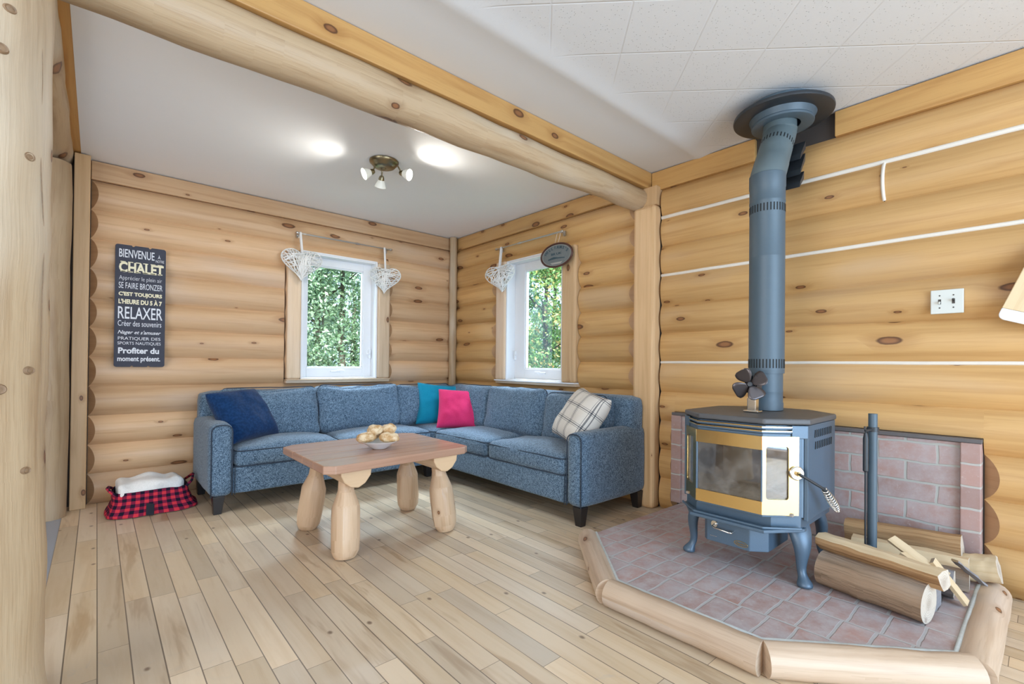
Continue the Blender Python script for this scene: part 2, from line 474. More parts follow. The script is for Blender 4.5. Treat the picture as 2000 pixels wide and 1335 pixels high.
def fabric(name, a, b, scale=260., rough=.95, sheen=.25, weave=.5):
    t = NT(name)
    o = t.oc()
    n1 = t.noise(o, scale, 2, .6)
    n2 = t.noise(o, scale * .28, 3, .6)
    n3 = t.noise(o, 3., 2)
    f = t.ss(t.ma('ADD', t.ma('MULTIPLY', n1, .75), t.ma('MULTIPLY', n2, .25)), .40, .62)
    c = t.mix(f, a, b)
    c = t.hsv(c, v=t.ma('ADD', .9, t.ma('MULTIPLY', n3, .2)))
    t.bump(n1, weave, .002)
    return t.set(c, rough, 0., .15, **{'Sheen Weight': sheen, 'Sheen Roughness': .5})
TWEED = fabric('grey_blue_tweed', (.030, .062, .105), (.200, .295, .40), 210.)
PIPING = plain('dark_piping', (.03, .045, .07), .9)
NAVY = fabric('navy_velvet', (.004, .026, .085), (.008, .040, .125), 60., sheen=.15, weave=.1)
TEAL = fabric('teal_cotton', (.004, .20, .33), (.008, .25, .39), 400., weave=.25, sheen=.1)
PINK = fabric('pink_cotton', (.62, .030, .13), (.72, .045, .17), 400., weave=.25, sheen=.1)
TOWEL = fabric('white_terry', (.72, .70, .67), (.84, .82, .79), 300., weave=.6)

def plaid_mat():
    t = NT('plaid_cotton')
    x = t.sep(t.uv())
    def lines(v):
        f = t.ma('FRACT', t.ma('MULTIPLY', v, 1.75))
        tot = None
        for cpos, w in ((.35, .012), (.45, .028), (.55, .012)):
            k = t.ma('LESS_THAN', t.ma('ABSOLUTE', t.ma('SUBTRACT', f, cpos)), w)
            tot = k if tot is None else t.ma('MAXIMUM', tot, k)
        return tot
    a, b = lines(x[0]), lines(x[1])
    s = t.ma('ADD', t.ma('MULTIPLY', a, .74), t.ma('MULTIPLY', b, .74), clamp=True)
    base = t.mix(t.noise(t.oc(), 300., 2), (.66, .63, .57), (.80, .77, .72))
    c = t.mix(s, base, (.035, .045, .065))
    t.bump(t.noise(t.oc(), 400., 2), .25, .002)
    return t.set(c, .9, 0., .15)
PLAID = plaid_mat()

def buffalo():
    t = NT('buffalo_check')
    x = t.sep(t.uv())
    a = t.ma('LESS_THAN', t.ma('FRACT', t.ma('DIVIDE', x[0], .047)), .5)
    b = t.ma('LESS_THAN', t.ma('FRACT', t.ma('DIVIDE', x[1], .047)), .5)
    s = t.ma('ADD', t.ma('MULTIPLY', a, .5), t.ma('MULTIPLY', b, .5))
    n = t.noise(t.oc(), 350., 2)
    c = t.mix(s, t.mix(n, (.55, .025, .045), (.66, .05, .07)), (.012, .008, .022))
    c = t.mix(t.ma('LESS_THAN', t.ma('ABSOLUTE', t.ma('SUBTRACT', s, .5)), .1), c, t.mix(n, (.13, .008, .03), (.24, .02, .06)))
    return t.set(c, .9, 0., .15)
BUFFALO = buffalo()
BLACKCLOTH = plain('black_cloth', (.012, .012, .02), .9)

WHITE = plain('white_vinyl', (.80, .80, .81), .35, var=.02, scale=4.)
WICKER = plain('white_wicker', (.78, .77, .74), .6, var=.08, scale=60.)
RIBBON = plain('white_ribbon', (.80, .77, .74), .7)
NICKEL = plain('brushed_nickel', (.55, .53, .50), .28, 1.)
IRON = plain('black_iron', (.022, .027, .033), .42, 0., .5, var=.1, scale=90.)
STEEL = plain('stove_steel', (.072, .122, .178), .42, .2, .8, var=.08, scale=160., bump=.05)
STEELTOP = plain('stove_top_steel', (.085, .085, .088), .5, 0., .5, var=.18, scale=14.)
PIPEM = plain('pipe_steel', (.062, .098, .128), .48, 0., .6, var=.05, scale=60.)
PIPEGREY = plain('elbow_steel', (.11, .15, .165), .55, 0., .5, var=.05, scale=60.)
BRASS = plain('polished_brass', (.87, .63, .27), .18, 1., var=.03, scale=9.)
ANTIQUE = plain('antique_brass', (.28, .24, .15), .32, 1.)
CHROME = plain('chrome', (.75, .74, .70), .18, 1.)
BLACK = plain('matte_black', (.006, .006, .007), .8)
ESPRESSO = plain('espresso_wood', (.016, .013, .013), .35, var=.1)
REDCOPPER = plain('dark_bronze_blade', (.10, .085, .085), .3, .6)
FIREBRICK = plain('firebrick', (.36, .31, .27), .9, var=.25, scale=9.)
ASH = plain('ash', (.42, .38, .34), .95, var=.35, scale=40., bump=.6)
PLATE = plain('almond_plate', (.60, .62, .58), .4)
SCREW = plain('dark_screw', (.05, .045, .04), .4, .5)
CHALK = plain('chalkboard', (.045, .048, .068), .8, var=.2, scale=30.)
INK_WHITE = plain('sign_white', (.72, .74, .78), .7)
INK_CREAM = plain('sign_cream', (.80, .74, .52), .7)
CHINK = plain('white_chinking', (.74, .70, .63), .7)
CAULK = plain('grey_grout', (.50, .53, .52), .8, var=.2, scale=40.)
SLATE = plain('slate_cap', (.11, .10, .10), .6, var=.1)
CERAMIC = plain('white_ceramic', (.78, .80, .82), .12)
MAHOG = plain('mahogany_rim', (.07, .022, .014), .35)
OVALBACK = plain('oval_print', (.135, .155, .16), .5, var=.2, scale=40.)
OVALINK = plain('oval_ink', (.025, .06, .08), .6)
OVALINK2 = plain('oval_pale_ink', (.34, .33, .30), .6)
GREYTILE = plain('grey_vinyl_tile', (.33, .36, .42), .35, var=.06, scale=5.)
KNOTM = plain('old_knot', (.27, .17, .095), .6, var=.5, scale=70.)
DARKGAP = plain('dark_gap', (.05, .04, .035), .9)
HOLE = plain('slot_shadow_steel', (.006, .008, .010), .7)

def glass_mat(name, tint=(.97, .99, .98), refl=.08, dirt=0.0):
    t = NT(name)
    tr = t.nd('BsdfTransparent', {0: tint}); gl = t.nd('BsdfGlossy', {0: (.95, .97, 1.0), 'Roughness': .02})
    fr = t.ma('MULTIPLY', t.nd('Fresnel', {'IOR': 1.5}).outputs[0], t.ma('SUBTRACT', 1., t.nd('NewGeometry').outputs['Backfacing']))
    mx = t.nd('MixShader', {0: t.ma('ADD', t.ma('MULTIPLY', fr, .9), refl * .3, clamp=True), 1: tr.outputs[0], 2: gl.outputs[0]})
    res = mx.outputs[0]
    if dirt:
        df = t.nd('BsdfDiffuse', {0: (.40, .38, .36, 1)})
        mx2 = t.nd('MixShader', {0: t.ma('MULTIPLY', t.ss(t.noise(t.oc(), 7., 4, .6), .35, .7), dirt), 1: res, 2: df.outputs[0]})
        res = mx2.outputs[0]
    t.l.new(res, t.out.inputs[0])
    return t.m
GLASS = glass_mat('window_glass', refl=.02)
FIREGLASS = glass_mat('stove_glass', (.86, .85, .83), .25, .30)

def emit_glass():
    t = NT('frosted_lamp_glass')
    return t.set((.80, .82, .76), .5, 0., .5, **{'Emission Color': (1, .97, .86, 1), 'Emission Strength': .18})
FROST = emit_glass()
def emit(name, col, s):
    t = NT(name); return t.set(col, .5, **{'Emission Color': (*col, 1), 'Emission Strength': s})
BULB = emit('lit_bulb', (1., .98, .88), 14.)

def leaf_mat(name, cols, hue=0.):
    t = NT(name)
    ai = t.nd('Attribute', attribute_name='tone').outputs['Fac']
    r = t.nd('ValToRGB', {0: ai})
    cr = r.color_ramp
    while len(cr.elements) < len(cols): cr.elements.new(.5)
    for i, (p, c) in enumerate(cols):
        cr.elements[i].position = p; cr.elements[i].color = (*c, 1)
    df = t.nd('BsdfDiffuse', {0: r.outputs[0]}); tl = t.nd('BsdfTranslucent', {0: r.outputs[0]})
    gl = t.nd('BsdfGlossy', {0: (1, 1, 1, 1), 'Roughness': .4})
    m1 = t.nd('MixShader', {0: .35, 1: df.outputs[0], 2: tl.outputs[0]})
    m2 = t.nd('MixShader', {0: .06, 1: m1.outputs[0], 2: gl.outputs[0]})
    t.l.new(m2.outputs[0], t.out.inputs[0])
    return t.m
LEAF_G = leaf_mat('green_leaf', [(0., (.06, .12, .06)), (.5, (.24, .38, .20)), (1., (.66, .80, .60))])
LEAF_M = leaf_mat('maple_leaf', [(0., (.04, .12, .04)), (.42, (.18, .38, .11)), (.60, (.42, .62, .22)), (.72, (.80, .62, .22)), (1., (.88, .45, .28))])
TRUNK = plain('tree_bark', (.10, .085, .065), .9, var=.3, scale=14.)
LAWN = plain('lawn', (.10, .19, .05), .9, var=.3, scale=3.)
BREAD = None
def bread_mat():
    t = NT('bread_crust')
    n = t.noise(t.oc(), 26., 4, .6)
    g = t.nd('NewGeometry').outputs['Pointiness'] if False else n
    c = t.mix(t.ss(n, .38, .62), (.55, .32, .13), (.80, .64, .42))
    t.bump(n, .3, .004)
    return t.set(c, .5, 0., .4)
BREAD = bread_mat()


# ================================================================== THE ROOM
WA = 4.63      # joint plane of the wall with the sign (faces -y)
WB = 3.17      # joint plane of the wall with the stove (faces -x)
CEIL = 2.515
JZ = [0, .222, .433, .645, .860, 1.078, 1.295, 1.505, 1.725, 1.945, 2.157, 2.370]
SAG = .049
_pid = [0]
def pid():
    _pid[0] += 1
    return 20 * _pid[0] + 10

def log_piece(bm, wall, a0, a1, row, ch0=0., ch1=0., clip=None, off=None):
    """half-round log of one course; ch = bevel of the log end (run per protrusion); a0 < a1"""
    uvl = bm.loops.layers.uv.active
    z0, z1 = JZ[row], JZ[row + 1]
    h = (z1 - z0) / 2; zc = (z0 + z1) / 2
    rad = (h * h + SAG * SAG) / (2 * SAG)
    c0, c1 = (z0, z1) if clip is None else clip
    n = 12
    zs = [lerp(c0, c1, i / n) for i in range(n + 1)]
    ds = [max(0., math.sqrt(max(0, rad * rad - (z - zc) ** 2)) - (rad - SAG)) for z in zs]
    nl = max(2, int((a1 - a0) / .35))
    off = pid() if off is None else off
    def P(a, d, z):
        return Vector((a, WA - d, z)) if wall == 'A' else Vector((WB - d, a, z))
    cols = []
    for j in range(nl + 1):
        t = j / nl; col = []
        for i in range(n + 1):
            a = lerp(a0 + ch0 * ds[i], a1 - ch1 * ds[i], t)
            w = .004 * noise.noise(Vector((a * 1.7, row * 3.1, zs[i] * 2))) if 0 < j < nl else 0
            d = ds[i] + (w if 0 < i < n else 0)
            col.append((bm.verts.new(P(a, d, zs[i])), a, i))
        cols.append(col)
    arc = [0.]
    for i in range(1, n + 1): arc.append(arc[-1] + math.hypot(zs[i] - zs[i - 1], ds[i] - ds[i - 1]))
    for j in range(nl):
        for i in range(n):
            q = (cols[j][i], cols[j + 1][i], cols[j + 1][i + 1], cols[j][i + 1])
            f = bm.faces.new([k[0] for k in q])
            for lp, k in zip(f.loops, q): lp[uvl].uv = (k[1] * .9 - (a0 + a1) * .45 + off, arc[k[2]])
    for col, a in ((cols[0], a0), (cols[-1], a1)):
        base = [bm.verts.new(P(a, -.002, z)) for z in zs]
        for i in range(n):
            f = bm.faces.new((base[i], col[i][0], col[i + 1][0], base[i + 1])); f.material_index = 1
            q = ((ds[i] * 0, zs[i]), (ds[i], zs[i]), (ds[i + 1], zs[i + 1]), (0, zs[i + 1]))
            for lp, k in zip(f.loops, q): lp[uvl].uv = (k[0] + off, k[1])
    if clip is not None:      # notch cut flat
        for idx in (0, n):
            f = bm.faces.new([cols[0][idx][0], cols[-1][idx][0], bm.verts.new(P(a1, -.002, zs[idx])), bm.verts.new(P(a0, -.002, zs[idx]))]) if nl == 1 else None

# window openings
W1 = dict(a0=1.414, a1=2.165, z0=.897, z1=2.085, c0=1.287, c1=2.305)    # c = outside of the casing
W2 = dict(a0=2.850, a1=3.625, z0=.897, z1=2.085, c0=2.690, c1=3.775)

# --- wall with the sign
bm = BM()
XL, XR = -.045, 3.14
for r in range(11):
    if r < 4: log_piece(bm, 'A', XL, XR, r, .85, 0)
    elif r < 9:
        log_piece(bm, 'A', XL, W1['c0'], r, .85, .25); log_piece(bm, 'A', W1['c1'], XR, r, .75, 0)
    elif r == 9:
        k = pid()
        log_piece(bm, 'A', XL, W1['c0'], r, .85, 0, off=k)
        log_piece(bm, 'A', W1['c0'], W1['c1'], r, 0, 0, clip=(W1['z1'], JZ[10]), off=k + 1.2)
        log_piece(bm, 'A', W1['c1'], XR, r, 0, 0, off=k + 2.2)
    else: log_piece(bm, 'A', XL, XR, r, .85, 0)
wall_back = struct(obj('wall_back', bm, [PINE, PINE_END_SHADED], smooth=42))
# flat backing behind the log joints, with the window opening
bm = BM()
for a0, a1, z0, z1 in ((-3.0, W1['a0'], -.02, 2.56), (W1['a1'], 3.42, -.02, 2.56), (W1['a0'], W1['a1'], -.02, W1['z0']), (W1['a0'], W1['a1'], W1['z1'], 2.56)):
    bx(bm, a0, a1, WA + .0005, WA + .22, z0, z1)
uv_axis(bm, (1, 0, 0), pid())
struct(obj('backing', bm, DARKGAP, wall_back))
bm = BM(); bx(bm, XL, XR, WA - .032, WA + .01, 2.372, 2.508); uv_axis(bm, (1, 0, 0), pid())
struct(obj('top_board', bm, PINE, wall_back, bev=.004))

# --- wall with the stove
bm = BM()
YL, YC = -2.98, 4.60                       # from behind the camera to the corner
PST0, PST1 = 1.905, 2.090                  # the square post on this wall
BR0, BR1 = .195, 1.770                     # brick panel
for r in range(11):
    if r < 4: log_piece(bm, 'B', PST1, YC, r, 1.5, 0)
    elif r < 9:
        log_piece(bm, 'B', PST1, W2['c0'], r, 1.5, .1); log_piece(bm, 'B', W2['c1'], YC, r, 1.9, 0)
    elif r == 9:
        k = pid()
        log_piece(bm, 'B', PST1, W2['c0'], r, 1.5, 0, off=k)
        log_piece(bm, 'B', W2['c0'], W2['c1'], r, 0, 0, clip=(W2['z1'], JZ[10]), off=k + 1.2)
        log_piece(bm, 'B', W2['c1'], YC, r, 0, 0, off=k + 2.2)
    else: log_piece(bm, 'B', PST1, YC, r, 1.5, 0)
    if r < 3:
        log_piece(bm, 'B', YL, BR0, r, 0, 1.1); log_piece(bm, 'B', BR1, PST0, r, .6, .3)
    elif r == 3:
        k = pid()
        log_piece(bm, 'B', YL, BR0, r, 0, 0, off=k); log_piece(bm, 'B', BR1, PST0, r, 0, .3, off=k + 3)
        log_piece(bm, 'B', BR0, BR1, r, 0, 0, clip=(.725, JZ[4]), off=k + 2)
    elif r == 9:
        k = pid()
        log_piece(bm, 'B', YL, .575, r, 0, 0, off=k); log_piece(bm, 'B', .580, PST0, r, 0, .3, off=pid())
    else: log_piece(bm, 'B', YL, PST0, r, 0, .3)
wall_right = struct(obj('wall_right', bm, [PINE_B, PINE_END_SHADED], smooth=42))
bm = BM()
for a0, a1, z0, z1 in ((-3.2, W2['a0'], -.02, 2.56), (W2['a1'], WA + .22, -.02, 2.56), (W2['a0'], W2['a1'], -.02, W2['z0']), (W2['a0'], W2['a1'], W2['z1'], 2.56)):
    bx(bm, WB + .0005, WB + .22, a0, a1, z0, z1)
uv_axis(bm, (0, 1, 0), pid())
struct(obj('backing', bm, DARKGAP, wall_right))
bm = BM(); bx(bm, WB - .032, WB + .01, YL, .80, 2.366, 2.508); bx(bm, WB - .032, WB + .01, 1.235, 1.98, 2.366, 2.508); uv_axis(bm, (0, 1, 0), pid())
struct(obj('top_board', bm, TIMBER, wall_right, bev=.004))
bm = BM(); bx(bm, WB - .032, WB + .01, 2.09, YC, 2.372, 2.508); uv_axis(bm, (0, 1, 0), pid())
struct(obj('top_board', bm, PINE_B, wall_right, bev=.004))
bm = BM(); bx(bm, 3.088, 3.1685, PST0 + .002, PST1 - .002, 2.246, 2.386); uv_axis(bm, (0, 0, 1), pid()); struct(obj('filler_block', bm, POST, wall_right))
# white chinking between some courses, and the curved bead at the butt joint
bm = BM()
for r, a0, a1 in ((10, YL, PST0), (8, YL, PST0), (5, YL, PST0)):
    z = JZ[r]
    tube(bm, [(WB - .005, lerp(a0, a1, i / 30), z + .003 * noise.noise(Vector((i * .7, r, 0)))) for i in range(31)], [(.0150 if r == 10 else .0125 if r == 8 else .0105) + .002 * noise.noise(Vector((i * 1.1, r, 7))) for i in range(31)], 8)
h = (JZ[10] - JZ[9]) / 2; zc = (JZ[10] + JZ[9]) / 2; rad = (h * h + SAG * SAG) / (2 * SAG)
pts = []
for i in range(13):
    z = lerp(JZ[9] + .006, JZ[10] - .003, i / 12)
    d = math.sqrt(rad * rad - (z - zc) ** 2) - (rad - SAG)
    pts.append((WB - d - .001, .578, z))
tube(bm, pts, .0085, 8)
struct(obj('chinking', bm, CHINK, wall_right, smooth=50))

# --- posts and beams
bm = BM()
bx(bm, 3.062, 3.165, PST0 + .002, PST1 - .002, 0, 2.245); uv_axis(bm, (0, 0, 1), pid())
post = obj('wall_post', bm, POST, bev=.022)
tag(post, 'square pine post on the stove wall, under the right end of the ceiling beam', 'post')
bm = BM()
tube(bm, [(3.085, 4.545, z) for z in [i * .25 for i in range(10)] + [2.508]], .043, 14, jit=.14, seed=4, uoff=pid())
tag(obj('corner_trim', bm, PEELED, smooth=50), 'thin peeled pole covering the corner between the two windows', 'corner trim')

def beam_obj():
    t = thing('ceiling_beam', 'long ceiling beam of squared timber over a peeled log, crossing above the table', 'beam', (1.5, 2.05, 2.37))
    bm = BM(); bx(bm, -.40, 3.163, 1.985, 2.155, 2.388, 2.512); uv_axis(bm, (1, 0, 0), pid())
    o = obj('square_timber', bm, TIMBER, t, bev=.004); tag(o, 'golden squared timber')
    bm = BM()
    N = 34; pts = []; rd = []
    for i in range(N + 1):
        x = lerp(-.38, 3.09, i / N)
        pts.append((x, 2.068 + .008 * noise.noise(Vector((x * 1.6, 3, 0))), 2.318 - .012 * (1 - x / 3.1) + .012 * noise.noise(Vector((x * 2.1, 9, 0)))))
        rd.append(.083 + .018 * (1 - x / 3.1) + .006 * noise.noise(Vector((x * 2.7, 1, 0))))
    rings = tube(bm, pts, rd, 22, jit=.05, seed=2, uoff=pid())
    for v in bm.verts: v.co.z = min(v.co.z, 2.3865)
    o = obj('peeled_log', bm, PEELED, t, smooth=60); tag(o, 'pale peeled log')
beam_obj()

# left opening: peeled log post in the foreground, log beam, peeled post and square post by the wall
bm = BM()
N = 40; pts = []; rd = []
for i in range(N + 1):
    z = lerp(0, 2.205, i / N)
    pts.append((-.266, 1.995, z))
    rd.append(.157 + .004 * noise.noise(Vector((0, 5, z * 1.6))) + .022 * max(0, .14 - z) / .14)
tube(bm, pts, rd, 36, jit=.05, seed=7, uoff=pid())
lpost = tag(obj('log_post', bm, PEELED, smooth=60), 'thick peeled log post in the left foreground, with dark knots', 'post')
bm = BM()
tube(bm, [(-.266 + .1585 * math.cos(a), 1.995 + .1585 * math.sin(a), z) for z, a in [(k * .05 + .9, R(-22 + 7 * noise.noise(Vector((k * .16, 2, 0))) - k * .35)) for k in range(26)]], [.0013 * math.sin(PI * (k + .5) / 26) for k in range(26)], 5)
obj('drying_crack', bm, KNOTM, lpost)
for z, a, r_ in ((2.0, -60, .011), (1.62, -42, .012), (1.885, -66, .012), (1.28, -74, .010), (1.02, -38, .010), (.97, -64, .013), (.74, -40, .009)):
    bm = BM(); a = R(a); c = Vector((-.266 + .157 * math.cos(a), 1.995 + .157 * math.sin(a), z)); nn = Vector((math.cos(a), math.sin(a), 0))
    lathe(bm, [(0, .0035), (r_ * .45, .0045), (r_ * .72, .0025), (r_, .0045), (r_ * 1.3, -.004)], 16, facing(c, nn) @ Matrix.Diagonal((1.15, .95, 1, 1)))
    obj('knot', bm, KNOTM, lpost, smooth=60)
bm = BM()
N = 26; pts = []; rd = []
for i in range(N + 1):
    y = lerp(1.75, 4.62, i / N)
    pts.append((-.25 + .008 * noise.noise(Vector((1, y * 1.5, 0))), y, 2.500))
    rd.append(.112 + .007 * noise.noise(Vector((8, y * 2.2, 0))))
tube(bm, pts, rd, 22, jit=.06, seed=11, uoff=pid())
tag(obj('log_beam', bm, PEELED, smooth=60), 'rough peeled log beam above the left opening, running from the front post to the wall', 'beam')
bm = BM()
N = 24
tube(bm, [(-.238 + .004 * noise.noise(Vector((2, 2, z * .12))), 4.39, z * 2.375 / N) for z in range(N + 1)], [.098 + .006 * noise.noise(Vector((3, 1, z * .2))) for z in range(N + 1)], 20, jit=.06, seed=5, uoff=pid())
tag(obj('peeled_post', bm, PEELED, smooth=60), 'slim peeled log post half hidden behind the foreground post, under the log beam', 'post')
bm = BM(); bx(bm, -.134, -.048, 4.500, 4.628, 0, 2.508); uv_axis(bm, (0, 0, 1), pid())
tag(obj('square_post', bm, POST, bev=.005), 'narrow square post at the left end of the log wall with the sign', 'post')
bm = BM(); bx(bm, -.40, -.097, 1.6, WA, 2.518, 2.545); uv_axis(bm, (0, 1, 0), pid())
o = obj('trim_1', bm, TIMBER); struct(o)

# --- floor and ceilings
bm = BM(); bx(bm, -.165, 3.30, -3.0, WA + .1, -.03, 0.); struct(obj('floor', bm, FLOOR))
bm = BM(); bx(bm, -3.0, -.1652, -3.0, WA + .1, -.03, -.001); struct(obj('trim_2', bm, GREYTILE))
bm = BM(); bx(bm, -.1, WB + .2, 2.07, WA + .1, CEIL, CEIL + .04)
bx(bm, -3.0, -.1, 1.6, WA + .1, 2.62, 2.66); bx(bm, -3.0, -.1, 1.58, 1.62, CEIL, 2.66)
ceiling = struct(obj('ceiling', bm, PLASTER))
bm = BM()
# the tiled field (y < 1.5) and the smooth strip by the beam, with the soft ridge between them
ys = [-3.0, 1.44, 1.50, 1.54, 1.575, 1.60, 1.625, 1.66, 1.75, 2.07]
zs = [0, 0, -.002, -.007, -.013, -.015, -.012, -.006, -.002, 0]
rows = []
for y, dz in zip(ys, zs):
    rows.append([bm.verts.new((x, y + .02 * noise.noise(Vector((x * 1.3, y, 0))) * (1.4 < y < 1.8), CEIL + dz)) for x in [-3.0 + 6.38 * i / 24 for i in range(25)]])
for a, b in zip(rows[:-1], rows[1:]):
    for i in range(24): bm.faces.new((a[i], a[i + 1], b[i + 1], b[i]))
struct(obj('ceiling_tiles', bm, TILE, ceiling, smooth=60))
bm = BM(); bx(bm, -3.0, WB + .2, -3.0, 2.07, CEIL + .02, CEIL + .05)
struct(obj('ceiling_backing', bm, PLASTER, ceiling))

# --- the half of the room behind the camera, plain plank walls with unseen openings added to hold the area lights
def plank_wall(name, horizontal, c, a0, a1, openings):
    bm = BM()
    cuts = sorted(openings)
    x = a0
    segs = []
    for o0, o1, z0, z1 in cuts:
        segs.append((x, o0, 0, 2.66)); segs += [(o0, o1, 0, z0), (o0, o1, z1, 2.66)]; x = o1
    segs.append((x, a1, 0, 2.66))
    for s0, s1, z0, z1 in segs:
        if horizontal: bx(bm, s0, s1, c - .1, c, z0, z1)
        else: bx(bm, c - .1, c, s0, s1, z0, z1)
    uv_axis(bm, (1, 0, 0) if horizontal else (0, 1, 0), pid())
    return struct(obj(name, bm, PINE))
plank_wall('wall_front', True, -2.95, -3.05, 3.40, [(-.85, 2.65, .08, 2.36)])
plank_wall('wall_left', False, -2.95, -3.05, WA + .2, [(-.95, 2.15, .08, 2.36)])

# ------------------------------------------------------------------ windows of the two log walls
def make_window(idx, wall, w, far):
    """far = +1 when the jamb whose reveal is seen is at the high end"""
    def P(a0, a1, d0, d1, z0, z1, bm):   # d measured outwards from the joint plane
        if wall == 'A': bx(bm, a0, a1, WA + d0, WA + d1, z0, z1)
        else: bx(bm, WB + d0, WB + d1, a0, a1, z0, z1)
    ax = (1, 0, 0) if wall == 'A' else (0, 1, 0)
    bm = BM()     # white box jamb
    P(w['a0'], w['a0'] + .018, -.066, .15, w['z0'], w['z1'], bm); P(w['a1'] - .018, w['a1'], -.066, .15, w['z0'], w['z1'], bm)
    P(w['a0'] + .018, w['a1'] - .018, -.05, .15, w['z1'] - .015, w['z1'], bm)
    P(w['a0'] + .018, w['a1'] - .018, -.05, .15, w['z0'], w['z0'] + .012, bm)
    root = struct(obj('window_%d' % idx, bm, WHITE, bev=.003))
    i0, i1, k0, k1 = w['a0'] + .018, w['a1'] - .018, w['z0'] + .012, w['z1'] - .015
    g0, g1, h0, h1 = w['g']
    bm = BM()     # casement frame round the glass
    P(i0, g0, .045, .10, k0, k1, bm); P(g1, i1, .045, .10, k0, k1, bm)
    P(g0, g1, .045, .10, k0, h0, bm); P(g0, g1, .045, .10, h1, k1, bm)
    struct(obj('window_frame', bm, WHITE, root, bev=.004))
    bm = BM()
    m = .012
    P(g0 - .002, g0 + m, .055, .09, h0, h1, bm); P(g1 - m, g1 + .002, .055, .09, h0, h1, bm); P(g0, g1, .055, .09, h0 - .002, h0 + m, bm); P(g0, g1, .055, .09, h1 - m, h1 + .002, bm)
    struct(obj('sash', bm, WHITE, root, bev=.003))
    bm = BM(); P(g0, g1, .068, .073, h0, h1, bm)
    struct(obj('pane', bm, GLASS, root))
    # crank at the bottom and latch on the far jamb
    bm = BM()
    mid = (g0 + g1) / 2
    P(mid - .05, mid + .05, .028, .046, h0 - .045, h0 - .028, bm); P(mid + .01, mid + .08, .020, .030, h0 - .034, h0 - .024, bm)
    struct(obj('crank_handle', bm, WHITE, root, bev=.004))
    bm = BM()
    e = i1 if wall == 'A' else i1
    P(e - .030, e - .006, .022, .046, 1.10, 1.19, bm); P(e - .055, e - .022, .008, .024, 1.135, 1.155, bm)
    struct(obj('latch', bm, WHITE, root, bev=.004))
    # wood slabs beside the opening and the boards under it
    for s0, s1, mat in ((w['c0'] + .003, w['a0'], w['mat'][0]), (w['a1'], w['c1'] - .003, w['mat'][1])):
        bm = BM(); P(s0, s1, -.082, .02, w['z0'], w['ct'], bm); uv_axis(bm, (0, 0, 1), pid())
        struct(obj('casing', bm, mat, root, bev=.018))
    bm = BM(); P(w['c0'], w['c1'], -.070, .02, .8605, w['z0'] - .012, bm); uv_axis(bm, ax, pid())
    struct(obj('apron_board', bm, CASING, root, bev=.004))
    bm = BM(); P(w['c0'], w['c1'], -.092, .05, w['z0'] - .012, w['z0'], bm)
    struct(obj('window_sill', bm, WHITE if wall == 'B' else CASING, root, bev=.003)) if wall == 'B' else None
    if wall == 'A':
        uv_axis(bm, ax, pid()); struct(obj('window_sill', bm, CASING, root, bev=.003))
    bm = BM(); P(w['a0'], w['a1'], -.055, .15, w['z1'], w['z1'] + .012, bm)
    struct(obj('head_board', bm, WHITE, root))
    return root
W1.update(g=(1.500, 2.062, 1.003, 1.995), ct=2.083, mat=(CASING, CASING))
W2.update(g=(2.955, 3.462, 1.008, 1.995), ct=2.100, mat=(POST, CASING))
make_window(1, 'A', W1, 1)
make_window(2, 'B', W2, 1)

